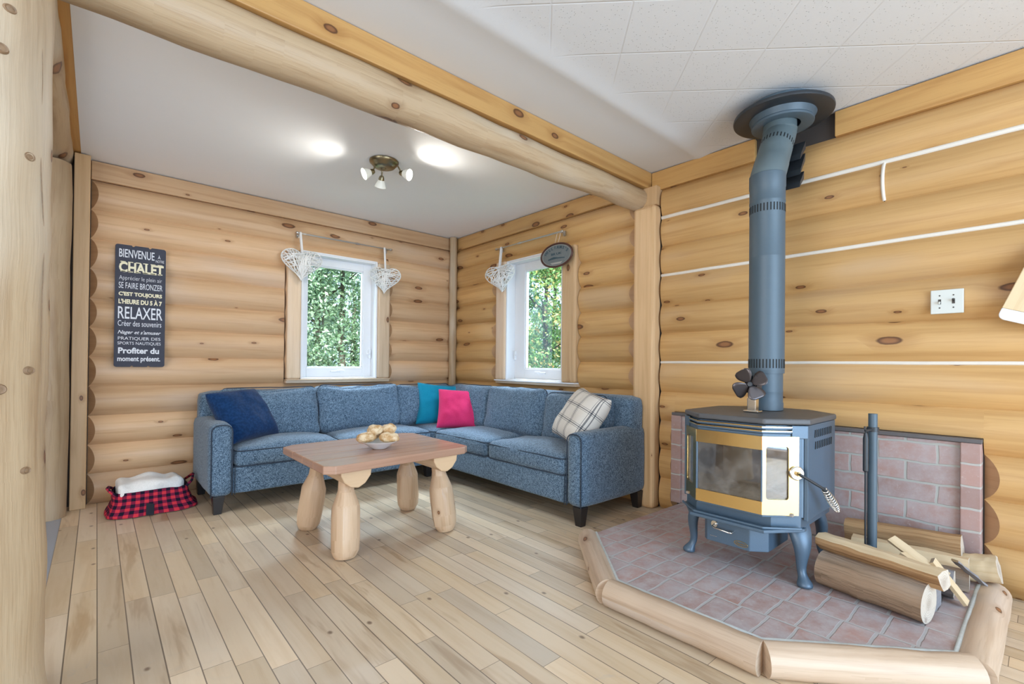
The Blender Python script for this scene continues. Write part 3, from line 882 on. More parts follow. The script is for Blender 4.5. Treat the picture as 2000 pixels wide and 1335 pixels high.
# ------------------------------------------------------------------ outside: lawn and trees
bm = BM(); bx(bm, -6, 16, WA + .3, 18, -.45, -.40); bx(bm, WB + .3, 16, -4, WA + .3, -.45, -.40)
struct(obj('trim_3', bm, LAWN))
def tree(name, label, loc, rx, ry, h, z0, n, mat, leaf, seed, trunks=1):
    rnd = random.Random(seed)
    t = thing(name, label, 'tree', (loc[0], loc[1], -.4), 0, 'trees outside the windows')
    bm = bmesh.new(); ly = bm.verts.layers.float.new('tone')
    blobs = []
    for i in range(46):
        a = rnd.uniform(0, 2 * PI); rr = math.sqrt(rnd.random())
        bz = rnd.uniform(z0, z0 + h)
        fall = math.sqrt(max(.1, 1 - ((bz - z0) / h - .45) ** 2 * 2.2))
        blobs.append((loc[0] + rx * rr * fall * math.cos(a), loc[1] + ry * rr * fall * math.sin(a), bz, rnd.uniform(.28, .6), rnd.uniform(-.18, .18)))
    for i in range(n):
        b = blobs[rnd.randrange(len(blobs))]
        d = Vector((rnd.gauss(0, 1), rnd.gauss(0, 1), rnd.gauss(0, 1))).normalized() * b[3] * (rnd.random() ** .4)
        p = Vector((b[0], b[1], b[2])) + d
        nn = Vector((rnd.gauss(0, 1), rnd.gauss(-.4, 1), rnd.gauss(.5, 1))).normalized()
        s, q = frame_of(nn); a = rnd.uniform(0, 6.28)
        u = (s * math.cos(a) + q * math.sin(a)); v = nn.cross(u)
        L = leaf * rnd.uniform(.6, 1.25); Wd = L * .55
        tone = min(1, max(0, .48 + b[4] + rnd.gauss(0, .2)))
        vs = [bm.verts.new(c) for c in (p - u * L * .5, p + v * Wd * .5 + nn * .004, p + u * L * .5, p - v * Wd * .5 + nn * .004)]
        for w in vs: w[ly] = tone
        bm.faces.new(vs)
    me = bpy.data.meshes.new('foliage'); bm.to_mesh(me); bm.free(); me.materials.append(mat)
    o = bpy.data.objects.new('foliage', me); link(o); o.parent = t; o.matrix_parent_inverse = t.matrix_basis.inverted()
    tag(o, 'leaves of the tree', kind='stuff')
    bm = BM()
    for k in range(trunks):
        x = loc[0] + rnd.uniform(-.5, .5) * (trunks > 1); y = loc[1] + rnd.uniform(-.3, .3) * (trunks > 1)
        tube(bm, [(x + .08 * noise.noise(Vector((k * 3.3, i * .5, seed))), y, lerp(-.42, z0 + h * .8, i / 12)) for i in range(13)], [lerp(.085, .03, i / 12) for i in range(13)], 10, jit=.1, seed=k)
        for j in range(4):
            zz = lerp(z0 * .4 + .4, z0 + h * .7, (j + 1) / 5); a = rnd.uniform(0, 6.28); ln = rnd.uniform(.5, .9)
            tube(bm, [(x, y, zz), (x + ln * .5 * math.cos(a), y + ln * .5 * math.sin(a), zz + .25), (x + ln * math.cos(a), y + ln * math.sin(a), zz + .6)], [.03, .02, .008], 6)
    obj('trunk', bm, TRUNK, t, smooth=60)
tree('leafy_tree', 'grey green leafy tree close outside the window beside the sign', (2.85, 7.9), 1.1, .5, 3.6, .0, 21000, LEAF_G, .075, 3, 3)
tree('leafy_tree', 'darker leafy tree seen at the right edge of the window beside the sign', (4.5, 10.4), 1.2, .5, 4.2, .0, 13000, LEAF_G, .09, 8, 2)
tree('leafy_tree', 'tall leafy tree at the back, behind the trees outside the left window', (3.3, 13.0), 2.4, .6, 5.2, .0, 12000, LEAF_G, .12, 21, 1)
tree('maple_tree', 'maple with some orange leaves outside the window with the oval sign', (7.0, 6.9), .9, 1.2, 3.7, .0, 18000, LEAF_M, .088, 5, 1)
tree('maple_tree', 'greener maple behind the orange one, outside the window with the oval sign', (9.8, 9.3), .7, 1.8, 5.0, .0, 13000, LEAF_G, .12, 13, 1)
tree('leafy_tree', 'small leafy tree standing left of the others, mostly hidden by the left window frame', (.7, 9.4), .8, .5, 3.8, .0, 7000, LEAF_G, .10, 31, 1)
tree('maple_tree', 'young maple right of the orange one, mostly hidden by the right window frame', (8.1, 4.0), .7, .9, 3.8, .0, 7000, LEAF_M, .11, 37, 1)

# ================================================================== SOFA
def puffy(c, s, rot=None, r=.05, bulge=(0, 0, .02), n=12, seed=0, rough=.006, sag=0.):
    """soft rounded block; returns bmesh"""
    bm = BM()
    h = [s[0] / 2, s[1] / 2, s[2] / 2]
    r = min(r, min(h) * .98)
    M = rot or Matrix.Identity(3)
    for ax in range(3):
        i, j = (ax + 1) % 3, (ax + 2) % 3
        for sg in (-1, 1):
            g = []
            for a in range(n + 1):
                row = []
                for b in range(n + 1):
                    p = [0, 0, 0]; p[ax] = sg
                    p[i] = math.sin((a / n * 2 - 1) * PI / 2 * .92) / math.sin(PI / 2 * .92); p[j] = math.sin((b / n * 2 - 1) * PI / 2 * .92) / math.sin(PI / 2 * .92)
                    q = [p[k] * h[k] for k in range(3)]
                    cl = [max(-(h[k] - r), min(h[k] - r, q[k])) for k in range(3)]
                    d = Vector([q[k] - cl[k] for k in range(3)])
                    if d.length > 1e-9: q = list(Vector(cl) + d.normalized() * r)
                    for k in range(3):
                        k1, k2 = (k + 1) % 3, (k + 2) % 3
                        q[k] += bulge[k] * p[k] * (1 - p[k1] ** 2) * (1 - p[k2] ** 2)
                    if sag: q[2] -= sag * (1 - p[0] ** 2) * max(0, p[2])
                    v = Vector(q)
                    nz = noise.noise_vector((v + Vector((seed * 3.1, seed, 0))) * 7.) * rough + noise.noise_vector((v + Vector((seed, seed * 1.7, 0))) * 19.) * rough * .35
                    row.append(bm.verts.new(M @ (v + nz) + Vector(c)))
                g.append(row)
            for a in range(n):
                for b in range(n):
                    bm.faces.new((g[a][b], g[a + 1][b], g[a + 1][b + 1], g[a][b + 1]))
    bmesh.ops.remove_doubles(bm, verts=bm.verts, dist=.0004)
    return bm

def ring_path(c, hx, hy, z, rot, rr=.03, seed=0, wob=.004):
    pts = []
    for cx, cy, a0 in ((hx - rr, hy - rr, 0), (-(hx - rr), hy - rr, 90), (-(hx - rr), -(hy - rr), 180), (hx - rr, -(hy - rr), 270)):
        for k in range(5):
            a = R(a0 + 90 * k / 4)
            pts.append(Vector((cx + rr * math.cos(a), cy + rr * math.sin(a), z)))
    out = []
    for a, b in zip(pts, pts[1:] + pts[:1]):
        m = max(1, int((b - a).length / .06))
        for k in range(m): out.append(a.lerp(b, k / m))
    M = rot or Matrix.Identity(3)
    return [M @ (p + noise.noise_vector((p + Vector((seed, seed, seed))) * 6) * wob) + Vector(c) for p in out]

sofa = thing('corner_sofa', 'grey blue tweed corner sofa along both log walls, under the windows', 'sofa', (1.9, 3.4, 0))
def bxr(name, x0, x1, y0, y1, z0, z1, r, mat=TWEED, parent=sofa, bulge=(.004, .004, .004), n=10, seed=1, rough=.003):
    return obj(name, puffy(((x0 + x1) / 2, (y0 + y1) / 2, (z0 + z1) / 2), (x1 - x0, y1 - y0, z1 - z0), None, r, bulge, n, seed, rough), mat, parent, smooth=180)
bxr('base', .72, 3.06, 3.745, 4.50, .125, .315, .02, seed=2)
bxr('base', 2.345, 3.06, 2.10, 3.76, .125, .315, .02, seed=3)
aL = bxr('arm', .578, .727, 3.735, 4.50, .118, .622, .052, seed=4)
aR = bxr('arm', 2.338, 3.085, 1.968, 2.112, .118, .606, .052, seed=5)
bxr('back_frame', .605, 3.06, 4.34, 4.545, .13, .815, .06, seed=6, rough=.006)
bxr('back_frame', 2.89, 3.085, 1.985, 4.40, .13, .825, .06, seed=7, rough=.006)
# welt cord round the arm fronts
def welt(pts, parent, r=.0042):
    bm = BM(); tube(bm, pts, r, 6); return obj('piping', bm, PIPING, parent, smooth=180)
def arch(w0, w1, z0, z1, rr, f):
    pts = [f(w0, z0), f(w0, (z0 + z1) / 2), f(w0, z1 - rr)]
    for k in range(1, 6): a = PI - PI / 2 * k / 5; pts.append(f(w0 + rr + rr * math.cos(a), z1 - rr + rr * math.sin(a)))
    for k in range(0, 6): a = PI / 2 - PI / 2 * k / 5; pts.append(f(w1 - rr + rr * math.cos(a), z1 - rr + rr * math.sin(a)))
    pts += [f(w1, (z0 + z1) / 2), f(w1, z0)]
    return pts
welt(arch(.590, .716, .125, .612, .045, lambda w, z: (w, 3.744, z)), aL)
welt(arch(1.980, 2.102, .125, .596, .045, lambda w, z: (2.346, w, z)), aR)
welt([(.733, 3.742, .125), (.733, 3.742, .32)], sofa, .003)
welt([(2.342, 2.118, .125), (2.342, 2.118, .32)], sofa, .003)
seats = [((1.108, 4.02, .372), (.745, .57, .145), 11), ((1.905, 4.02, .372), (.835, .57, .145), 12),
         ((2.665, 4.02, .370), (.66, .56, .140), 13), ((2.655, 3.345, .368), (.635, .785, .145), 14), ((2.655, 2.535, .368), (.635, .825, .148), 15)]
for c, s, sd in seats:
    o = obj('seat_cushion', puffy(c, s, None, .045, (.012, .012, .038), 14, sd, .007), TWEED, sofa, smooth=180)
    for zz in (.052, -.055):
        bm = BM(); tube(bm, ring_path(c, s[0] / 2 - .004, s[1] / 2 - .004, zz, None, .04, sd, .004), .0045, 6, closed=True)
        obj('piping', bm, PIPING, o, smooth=180)
tiltA = Matrix.Rotation(R(-13), 3, 'X'); tiltB = Matrix.Rotation(R(13), 3, 'Y')
backs = [((1.075, 4.225, .635), (.735, .18, .415), tiltA, 21), ((1.822, 4.225, .645), (.755, .18, .42), tiltA, 22), ((2.52, 4.235, .640), (.63, .18, .405), tiltA, 23),
         ((2.835, 3.80, .640), (.18, .66, .415), tiltB, 24), ((2.835, 3.11, .635), (.19, .735, .42), tiltB, 25), ((2.845, 2.445, .625), (.18, .62, .40), tiltB, 26)]
for c, s, M, sd in backs:
    big = s[0] > s[1]
    o = obj('back_cushion', puffy(c, s, M, .05, (.01, .055, .014) if big else (.055, .01, .014), 16, sd, .021, sag=.034), TWEED, sofa, smooth=180)
    K = M @ (Matrix.Rotation(PI / 2, 3, 'X') if big else Matrix.Rotation(-PI / 2, 3, 'Y'))
    bm = BM()
    if big: tube(bm, ring_path(c, s[0] / 2 - .006, s[2] / 2 - .006, .052, K, .05, sd, .006), .0042, 6, closed=True)
    else: tube(bm, ring_path(c, s[2] / 2 - .006, s[1] / 2 - .006, .052, K, .05, sd, .006), .0042, 6, closed=True)
    obj('piping', bm, PIPING, o, smooth=180)
def foot(x, y, sx=1, sy=1):
    bm = BM()
    a = [(x, y), (x + .074 * sx, y), (x + .074 * sx, y + .074 * sy), (x, y + .074 * sy)]
    b = [(x + .008 * sx, y + .008 * sy), (x + .056 * sx, y + .008 * sy), (x + .056 * sx, y + .056 * sy), (x + .008 * sx, y + .056 * sy)]
    A = [bm.verts.new((p[0], p[1], .125)) for p in a]; B = [bm.verts.new((p[0], p[1], 0)) for p in b]
    bm.faces.new(A); bm.faces.new(B[::-1])
    for i in range(4): bm.faces.new((A[i], B[i], B[(i + 1) % 4], A[(i + 1) % 4]))
    obj('foot', bm, ESPRESSO, sofa, bev=.003)
foot(.602, 3.752); foot(2.352, 1.982); foot(3.062, 1.984, -1, 1); foot(.60, 4.47, 1, -1); foot(2.30, 3.79)

# ------------------------------------------------------------------ throw pillows
def pillow(name, label, mat, o, normal, roll, size, thick, seed, pinch=.10, size_y=None):
    size_y = size_y or size
    M = facing(o, normal, roll)
    bm = BM(); uvl = bm.loops.layers.uv.active
    n = 22; sheets = []
    for sg in (1, -1):
        g = []
        for a in range(n + 1):
            row = []
            for b in range(n + 1):
                u, v = a / n * 2 - 1, b / n * 2 - 1
                e = (1 - abs(u) ** 3.2) * (1 - abs(v) ** 3.2)
                t = thick * .5 * (max(0, e) ** .5)
                # edges pull in between the corners
                px = u * (1 - pinch * (1 - v * v) * abs(u) ** 2); py = v * (1 - pinch * (1 - u * u) * abs(v) ** 2)
                q = Vector((px * size / 2, py * size_y / 2, sg * t))
                w = noise.noise((q + Vector((seed * 2.3, seed, 0))) * 9.) * .020 * e + noise.noise((q + Vector((seed, 0, seed))) * 20.) * .007 * e
                q.z += w * sg
                row.append((bm.verts.new(M @ q), px, py))
            g.append(row)
        for a in range(n):
            for b in range(n):
                qd = (g[a][b], g[a + 1][b], g[a + 1][b + 1], g[a][b + 1])
                f = bm.faces.new([k[0] for k in qd])
                for lp, k in zip(f.loops, qd): lp[uvl].uv = (k[1] + 2 * (sg < 0), k[2])
    bmesh.ops.remove_doubles(bm, verts=bm.verts, dist=.0012)
    return tag(obj(name, bm, mat, smooth=180, sub=1), label, 'pillow', 'throw pillows on the sofa')
pillow('throw_pillow', 'navy blue velvet pillow leaning in the left corner of the sofa', NAVY, (.850, 4.065, .645), (.40, -.70, .56), R(3), .45, .21, 1, .07)
pillow('throw_pillow', 'teal pillow with a pointed corner, behind the pink one', TEAL, (2.585, 4.055, .640), (-.30, -.88, .36), R(-6), .45, .19, 2, .09)
pillow('throw_pillow', 'pink pillow in front of the teal one in the sofa corner', PINK, (2.635, 3.775, .612), (-.50, -.80, .40), R(-3), .41, .19, 3, .07)
pillow('throw_pillow', 'cream pillow with dark plaid lines, standing on its corner by the right arm', PLAID, (2.670, 2.265, .668), (-.798, .232, .557), R(-11), .44, .20, 4, .08)

# ================================================================== COFFEE TABLE
tb = thing('coffee_table', 'rustic coffee table with reddish plank top on four chunky log legs', 'table', (1.35, 2.83, 0), R(3))
top = [(.880, 3.160), (.874, 2.445), (.922, 2.405), (1.775, 2.462), (1.820, 2.500), (1.828, 3.210), (1.758, 3.262), (.95, 3.215)]
bm = BM()
cuts = [2.3, 2.620, 2.800, 2.985, 3.4]
def clip_poly(poly, lo, hi):
    def cl(p, k, s):
        out = []
        for a, b in zip(p, p[1:] + p[:1]):
            da, db = s * (a[1] - .045 * (a[0] - 1.35) - k), s * (b[1] - .045 * (b[0] - 1.35) - k)
            if da >= 0: out.append(a)
            if da * db < 0:
                t = da / (da - db); out.append((lerp(a[0], b[0], t), lerp(a[1], b[1], t)))
        return out
    return cl(cl(poly, lo, 1), hi, -1)
for i in range(4):
    sub = BM()
    fs = prism(bm, clip_poly(top, cuts[i] + .0022, cuts[i + 1] - .0022), .476, .520)
    uv_axis(bm, (1, .045, 0), pid(), fs); sub.free()
obj('tabletop', bm, TABLE_TOP, tb, bev=.006)
for x0 in (1.055, 1.640):      # half-log bearers under the top, flat side up
    bm = BM()
    yv = [2.462 + .045 * (x0 - 1.35), 3.19]
    prof = [(-.085, .4755), (-.085, .452), (-.066, .415), (-.030, .386), (.012, .378), (.050, .398), (.082, .440), (.086, .4755)]
    A = [bm.verts.new((x0 + p[0], yv[0], p[1])) for p in prof]; B = [bm.verts.new((x0 + p[0] * .97, yv[1], p[1] + .004)) for p in prof]
    bm.faces.new(A).material_index = 1; bm.faces.new(B[::-1]).material_index = 1
    for i in range(8): bm.faces.new((A[i], A[(i + 1) % 8], B[(i + 1) % 8], B[i]))
    uv_axis(bm, (0, 1, 0), pid())
    obj('bearer', bm, [TABLE_LEG, TABLE_END], tb, bev=.006)
for i, (bx_, by_, tx, ty) in enumerate(((1.012, 2.495, 1.045, 2.57), (1.665, 2.505, 1.645, 2.58), (1.012, 3.095, 1.05, 3.02), (1.700, 3.055, 1.66, 3.0))):
    bm = BM()
    prof = [(0, .048), (.012, .058), (.040, .071), (.10, .0745), (.20, .0745), (.262, .073), (.272, .070), (.338, .046), (.350, .043), (.440, .040)]
    tube(bm, [(lerp(bx_, tx, z / .44), lerp(by_, ty, z / .44), z) for z, r in prof], [r for z, r in prof], 12, jit=.10, seed=i * 3.7, uoff=pid())
    for v in bm.verts: v.co.z = max(0, v.co.z)
    obj('leg', bm, TABLE_LEG, tb, smooth=32)

# bowl of bread rolls
BC = (1.327, 2.745)
bm = BM()
lathe(bm, [(0, .5212), (.042, .5212), (.046, .524), (.070, .540), (.098, .560), (.112, .568), (.1135, .570), (.110, .5705), (.094, .563), (.062, .540), (.040, .530), (0, .529)], 40, Matrix.Translation((BC[0], BC[1], 0)))
tag(obj('bowl', bm, CERAMIC, smooth=60), 'shallow white bowl of bread rolls on the coffee table', 'bowl')
def roll_(label, c, s, rz, rx, seed):
    bm = BM()
    bmesh.ops.create_icosphere(bm, subdivisions=4, radius=1)
    M = Matrix.Rotation(rz, 3, 'Z') @ Matrix.Rotation(rx, 3, 'Y')
    for v in bm.verts:
        p = v.co.copy()
        k = 1 + .13 * noise.noise(p * 1.8 + Vector((seed * 3, 0, 0))) + .05 * noise.noise(p * 5 + Vector((0, seed, 0)))
        k *= 1 - .10 * math.exp(-(p.x * 3.2) ** 2) * (p.z > 0)
        p = Vector((p.x * s[0], p.y * s[1], p.z * s[2])) * k
        v.co = M @ p + Vector(c)
    tag(obj('bread_roll', bm, BREAD, smooth=180), label, 'bread roll', 'bread rolls in the white bowl')
roll_('bread roll at the left side of the bowl, sticking out over the rim', (1.258, 2.792, .590), (.062, .043, .034), R(-35), R(-8), 1)
roll_('bread roll at the front right of the bowl, low on the rim', (1.372, 2.705, .590), (.062, .043, .034), R(-30), R(6), 2)
roll_('topmost bread roll at the left of the heap', (1.318, 2.785, .632), (.050, .046, .036), R(-20), 0, 3)
roll_('floury bread roll at the back right of the heap', (1.398, 2.775, .628), (.054, .042, .038), R(-50), R(-18), 4)
roll_('bread roll mostly hidden at the back of the bowl', (1.325, 2.832, .594), (.046, .036, .03), R(10), 0, 5)

# ================================================================== HEARTH
HZ = .090
hearth = thing('hearth', 'raised brick hearth edged with pale logs, under the wood stove', 'hearth', (2.5, .95, 0))
slab = [(2.165, 1.712), (1.750, 1.258), (1.768, .660), (2.190, .203), (3.165, .197), (3.165, 1.700)]
bm = BM(); prism(bm, slab, .001, HZ); obj('brick_paving', bm, BRICK_FLOOR, hearth, bev=.004)
bm = BM()     # grey grout line against the logs
tube(bm, [(p[0], p[1], HZ - .002) for p in slab[:4]] + [(2.95, .198, HZ - .002)], .009, 6, jit=.5, seed=3)
obj('grout', bm, CAULK, hearth, smooth=60)
RB = .058
def border(p, q, seed, e0=0., e1=0.):
    """log along the outer side of slab edge p-q with mitred ends"""
    p, q = Vector((*p, 0)), Vector((*q, 0))
    d = (q - p).normalized(); nrm = Vector((d.y, -d.x, 0))
    if nrm.dot(Vector((2.6, .95, 0)) - p) > 0: nrm = -nrm
    a, b = p + nrm * (RB - .012), q + nrm * (RB - .012)
    bm = BM(); N = 16
    pts = [a.lerp(b, lerp(-e0, 1 + e1, i / N)) + Vector((0, 0, RB - .006 + .002 * noise.noise(Vector((i * .6, seed, 0))))) for i in range(N + 1)]
    tube(bm, pts, [RB + .004 * noise.noise(Vector((seed, i * .35, 0))) for i in range(N + 1)], 20, jit=.04, seed=seed, uoff=pid())
    for v in bm.verts: v.co.z = max(.001, v.co.z)
    o = obj('edge_log', bm, BORDER, hearth, smooth=50)
border(slab[0], slab[1], 1, .0, .035); border(slab[1], slab[2], 2, .02, .025); border(slab[2], slab[3], 3, .02, .035); border(slab[3], (2.99, .198), 4, .035, 0)

# brick panel set into the log wall
fb = thing('brick_panel', 'low brick panel set into the log wall behind the stove', 'brick wall', (3.10, .98, HZ))
bm = BM(); bx(bm, 3.092, 3.168, BR0 + .075, BR1 - .075, HZ + .001, .700); obj('brickwork', bm, BRICK_WALL, fb, bev=.003)
for a0, a1 in ((BR0 + .004, BR0 + .075), (BR1 - .075, BR1 - .004)):
    bm = BM(); bx(bm, 3.070, 3.168, a0, a1, HZ + .001, .702); obj('brick_pier', bm, BRICK_PIER, fb, bev=.004)
bm = BM(); bx(bm, 3.080, 3.168, BR0 + .002, BR1 - .002, .7025, .722); obj('cap', bm, SLATE, fb, bev=.002)

# ================================================================== WOOD STOVE
CY = .9645
st = thing('wood_stove', 'blue black cast wood stove with brass bay door standing on the brick hearth', 'stove', (2.5, CY, HZ))
ZT = .825
def sy(poly): return [(x, CY + y) for x, y in poly]
plate = sy([(2.185, -.150), (2.185, .150), (2.318, .290), (2.70, .290), (2.86, .13), (2.86, -.13), (2.70, -.290), (2.318, -.290)])
bm = BM(); prism(bm, plate, ZT - .026, ZT); obj('top_plate', bm, STEELTOP, st, bev=.007)
# outer shell: two side panels and the back
bm = BM()
side = [(2.318, -.284), (2.70, -.284), (2.84, -.12), (2.84, .12), (2.70, .284), (2.318, .284), (2.318, .268), (2.69, .268), (2.82, .11), (2.82, -.11), (2.69, -.268), (2.318, -.268)]
prism(bm, sy(side), .385, ZT - .028)
# folded front flanges of the shell
for s in (-1, 1):
    prism(bm, sy([(2.308, s * .285), (2.322, s * .285), (2.322, s * .268), (2.308, s * .268)][::s]), .385, ZT - .028)
    prism(bm, sy([(2.26, s * .236), (2.31, s * .285), (2.32, s * .28), (2.27, s * .231)][::s]), ZT - .085, ZT - .028)
shell = obj('outer_shell', bm, STEEL, st, bev=.003)
# vent slots in the side panels: 2 rows
for s in (-1, 1):
    bm = BM()
    for row in range(2):
        for k in range(10):
            x = 2.40 + k * .0255 + row * .006
            box(bm, (x, CY + s * .2845, .755 - row * .052), (.0085, .003, .034), Matrix.Rotation(R(8), 3, 'Y'))
    obj('vent_slots', bm, HOLE, shell)
# firebox body: faceted, hollow behind the glass
F0 = [(2.282, -.2585), (2.170, -.1475), (2.170, .1475), (2.282, .2585)]
bm = BM()
body_in = [(2.32, -.262), (2.70, -.262), (2.80, -.1), (2.80, .1), (2.70, .262), (2.32, .262)]
bz0, bz1 = .345, ZT - .03
bm2 = body_in
prism(bm, sy([(2.295, -.262), (2.215, -.17), (2.215, .17), (2.295, .262), (2.70, .262), (2.70, -.262)]), bz0, .405)      # bottom
prism(bm, sy([(2.300, -.245), (2.205, -.150), (2.205, .150), (2.300, .245), (2.70, .262), (2.70, -.262)]), .752, bz1)      # above the door
bx(bm, 2.66, 2.70, CY - .262, CY + .262, .405, .752)
for s in (-1, 1): bx(bm, 2.296, 2.66, CY + s * .250, CY + s * .262, .405, .752)
obj('firebox', bm, STEEL, st)
bm = BM()
bx(bm, 2.640, 2.6595, CY - .248, CY + .248, .406, .75); bx(bm, 2.25, 2.64, CY - .245, CY + .245, .4055, .418)
for s in (-1, 1): bx(bm, 2.32, 2.64, CY + s * .232, CY + s * .249, .418, .75)
obj('fire_bricks', bm, FIREBRICK, st, bev=.002)
bm = BM()
N = 26; g = []
for i in range(N + 1):
    row = []
    for j in range(N + 1):
        x, y = lerp(2.245, 2.638, i / N), CY + lerp(-.185, .185, j / N) * (1 if i > 4 else .75)
        hgt = .425 + .05 * math.exp(-((x - 2.42) / .12) ** 2 - ((y - CY + .03) / .12) ** 2) + .022 * noise.noise(Vector((x * 22, y * 22, 0)))
        row.append(bm.verts.new((x, y, hgt)))
    g.append(row)
for i in range(N):
    for j in range(N): bm.faces.new((g[i][j], g[i + 1][j], g[i + 1][j + 1], g[i][j + 1]))
obj('ash_bed', bm, ASH, st, smooth=180)
# louvres above the door with bright edges
def facet_band(off, z0, z1, lo=-.2585, grow=0.0, th=.012):
    o = [(x - off, y * (1 + grow)) for x, y in F0]
    inn = [(x - off + th, y * (1 + grow) * .985) for x, y in F0]
    return sy(o + inn[::-1])
for i, z in enumerate((.790, .772)):
    bm = BM(); prism(bm, facet_band(-.004, 0, 0, th=.03), z - .010, z); o = obj('louvre', bm, STEEL, st, bev=.001)
    bm = BM(); prism(bm, facet_band(-.001, 0, 0, th=.004), z - .003, z + .0015); obj('louvre_edge', bm, BRASS, o)
# the door: steel frame with brass facing and bent glass
def facet_M(i):
    """local x along the facet towards +s, local y up, local z outwards; origin at the facet's first corner, z = 0"""
    a, b = Vector((F0[i][0], CY + F0[i][1], 0)), Vector((F0[i + 1][0], CY + F0[i + 1][1], 0))
    x = (b - a).normalized(); y = Vector((0, 0, 1)); z = x.cross(y)
    if z.x > 0: z = -z
    return basis(x, y, z, a), (b - a).length
bm = BM(); prism(bm, facet_band(-.010, 0, 0, th=.022), .398, .416); prism(bm, facet_band(-.010, 0, 0, th=.022), .742, .760)
for i, s0, s1 in ((0, -.024, .016), (2, .142, .182)):
    M, w = facet_M(i)
    box_pts = [(s0, .398), (s1, .398), (s1, .760), (s0, .760)]
    prism(bm, box_pts, -.028, -.008, M)
door = obj('door', bm, STEEL, st, bev=.0015)
def ring_plate(bm, M, x0, x1, y0, y1, i0, i1, j0, j1, rr, z, th, mi=0):
    """flat plate with a rounded rectangular hole, thickness th"""
    inner = []
    for cx, cy, a0 in ((i1 - rr, j1 - rr, 0), (i0 + rr, j1 - rr, 90), (i0 + rr, j0 + rr, 180), (i1 - rr, j0 + rr, 270)):
        inner.append([(cx + rr * math.cos(R(a0 + 90 * k / 6)), cy + rr * math.sin(R(a0 + 90 * k / 6))) for k in range(7)])
    outer = [(x1, y1), (x0, y1), (x0, y0), (x1, y0)]
    for zz in (z, z - th):
        O = [bm.verts.new(M @ Vector((p[0], p[1], zz))) for p in outer]
        I = [[bm.verts.new(M @ Vector((p[0], p[1], zz))) for p in c] for c in inner]
        for c in range(4):
            for k in range(6): bm.faces.new((O[c], I[c][k], I[c][k + 1]))
            c2 = (c + 1) % 4
            bm.faces.new((O[c], I[c][6], I[c2][0], O[c2]))
        if zz == z: O1, I1 = O, I
    fl1 = [v for c in I1 for v in c]; fl2 = [v for c in I for v in c]
    n = len(fl1)
    for k in range(n): bm.faces.new((fl1[k], fl1[(k + 1) % n], fl2[(k + 1) % n], fl2[k]))
    for k in range(4): bm.faces.new((O1[k], O1[(k + 1) % 4], O[(k + 1) % 4], O[k]))
bm = BM()
Z0, Z1 = .410, .749
M, w = facet_M(1)
for y0, y1 in ((Z0, .466), (.690, Z1)): prism(bm, [(0, y0), (w, y0), (w, y1), (0, y1)], -.003, .003, M)
Ms, ws = facet_M(2); ring_plate(bm, Ms, 0, ws * .985, Z0, Z1, ws * .66 * 0 + .045, ws - .017, .476, .706, .012, .003, .006) if F0[2][1] > 0 else None
Mr, wr = facet_M(0); ring_plate(bm, Mr, wr * .015, wr, Z0, Z1, .045, wr - .017, .476, .706, .012, .003, .006)
facing_ = obj('brass_facing', bm, BRASS, door); tag(facing_, 'polished brass facing')
bm = BM()
prism(bm, [(.001, .4655), (w - .001, .4655), (w - .001, .6905), (.001, .6905)], -.008, -.005, M)
for MM, ww in ((Ms, ws), (Mr, wr)): prism(bm, [(.005, .470), (ww - .005, .470), (ww - .005, .712), (.005, .712)], -.008, -.005, MM)
obj('door_glass', bm, FIREGLASS, door)
for yy in (-.1475, .1475):      # dark bars at the two bends of the glass
    bm = BM(); tube(bm, [(2.171, CY + yy, .466), (2.171, CY + yy, .690)], .0045, 8)
    obj('glass_clip', bm, STEEL, door, smooth=60)
# latch disc and coil handle on the right facet
hp = Vector((2.268, CY - .252, .594))
nr = Vector((-.704, -.710, 0))
bm = BM()
lathe(bm, [(0, .010), (.026, .010), (.030, .006), (.030, 0), (0, 0)], 28, facing(hp - nr * .0, nr))
o = obj('latch_plate', bm, CHROME, door, smooth=40)
bm = BM(); lathe(bm, [(0, .026), (.009, .026), (.011, .022), (.011, .008), (0, .008)], 6, facing(hp, nr)); obj('latch_nut', bm, BRASS, door)
h0 = hp + nr * .022
h1 = Vector((2.335, .628, .532)); h2 = Vector((2.470, .612, .418))
bm = BM(); tube(bm, [h0, h0 + nr * .012, h1.lerp(h0, .3) , h1, h1.lerp(h2, .3)], .0058, 8)
obj('handle_rod', bm, IRON, door, smooth=60)
bm = BM()
ax = (h2 - h1); L = ax.length; d = ax.normalized(); s_, t_ = frame_of(d)
pts = []
turns = 11
for k in range(turns * 14 + 1):
    f = k / (turns * 14); rr = .0085 + .0125 * math.sin(PI * min(1, f * 1.02)) ** .8 * (0.35 + .65 * f) * (1 if f < .9 else (1 - f) / .1 * .8 + .2)
    a = 2 * PI * turns * f
    pts.append(h1 + d * (f * L) + (s_ * math.cos(a) + t_ * math.sin(a)) * rr)
tube(bm, pts, .0032, 6)
obj('coil_grip', bm, CHROME, door, smooth=180)
# ash lip below the door
bm = BM()
lip = sy([(2.300, -.275), (2.145, -.168), (2.145, .168), (2.300, .275), (2.33, .275), (2.33, -.275)])
prism(bm, lip, .338, .352)
prism(bm, facet_band(.012, 0, 0, grow=.07, th=.010), .352, .362)
obj('ash_lip', bm, STEEL, st, bev=.003)
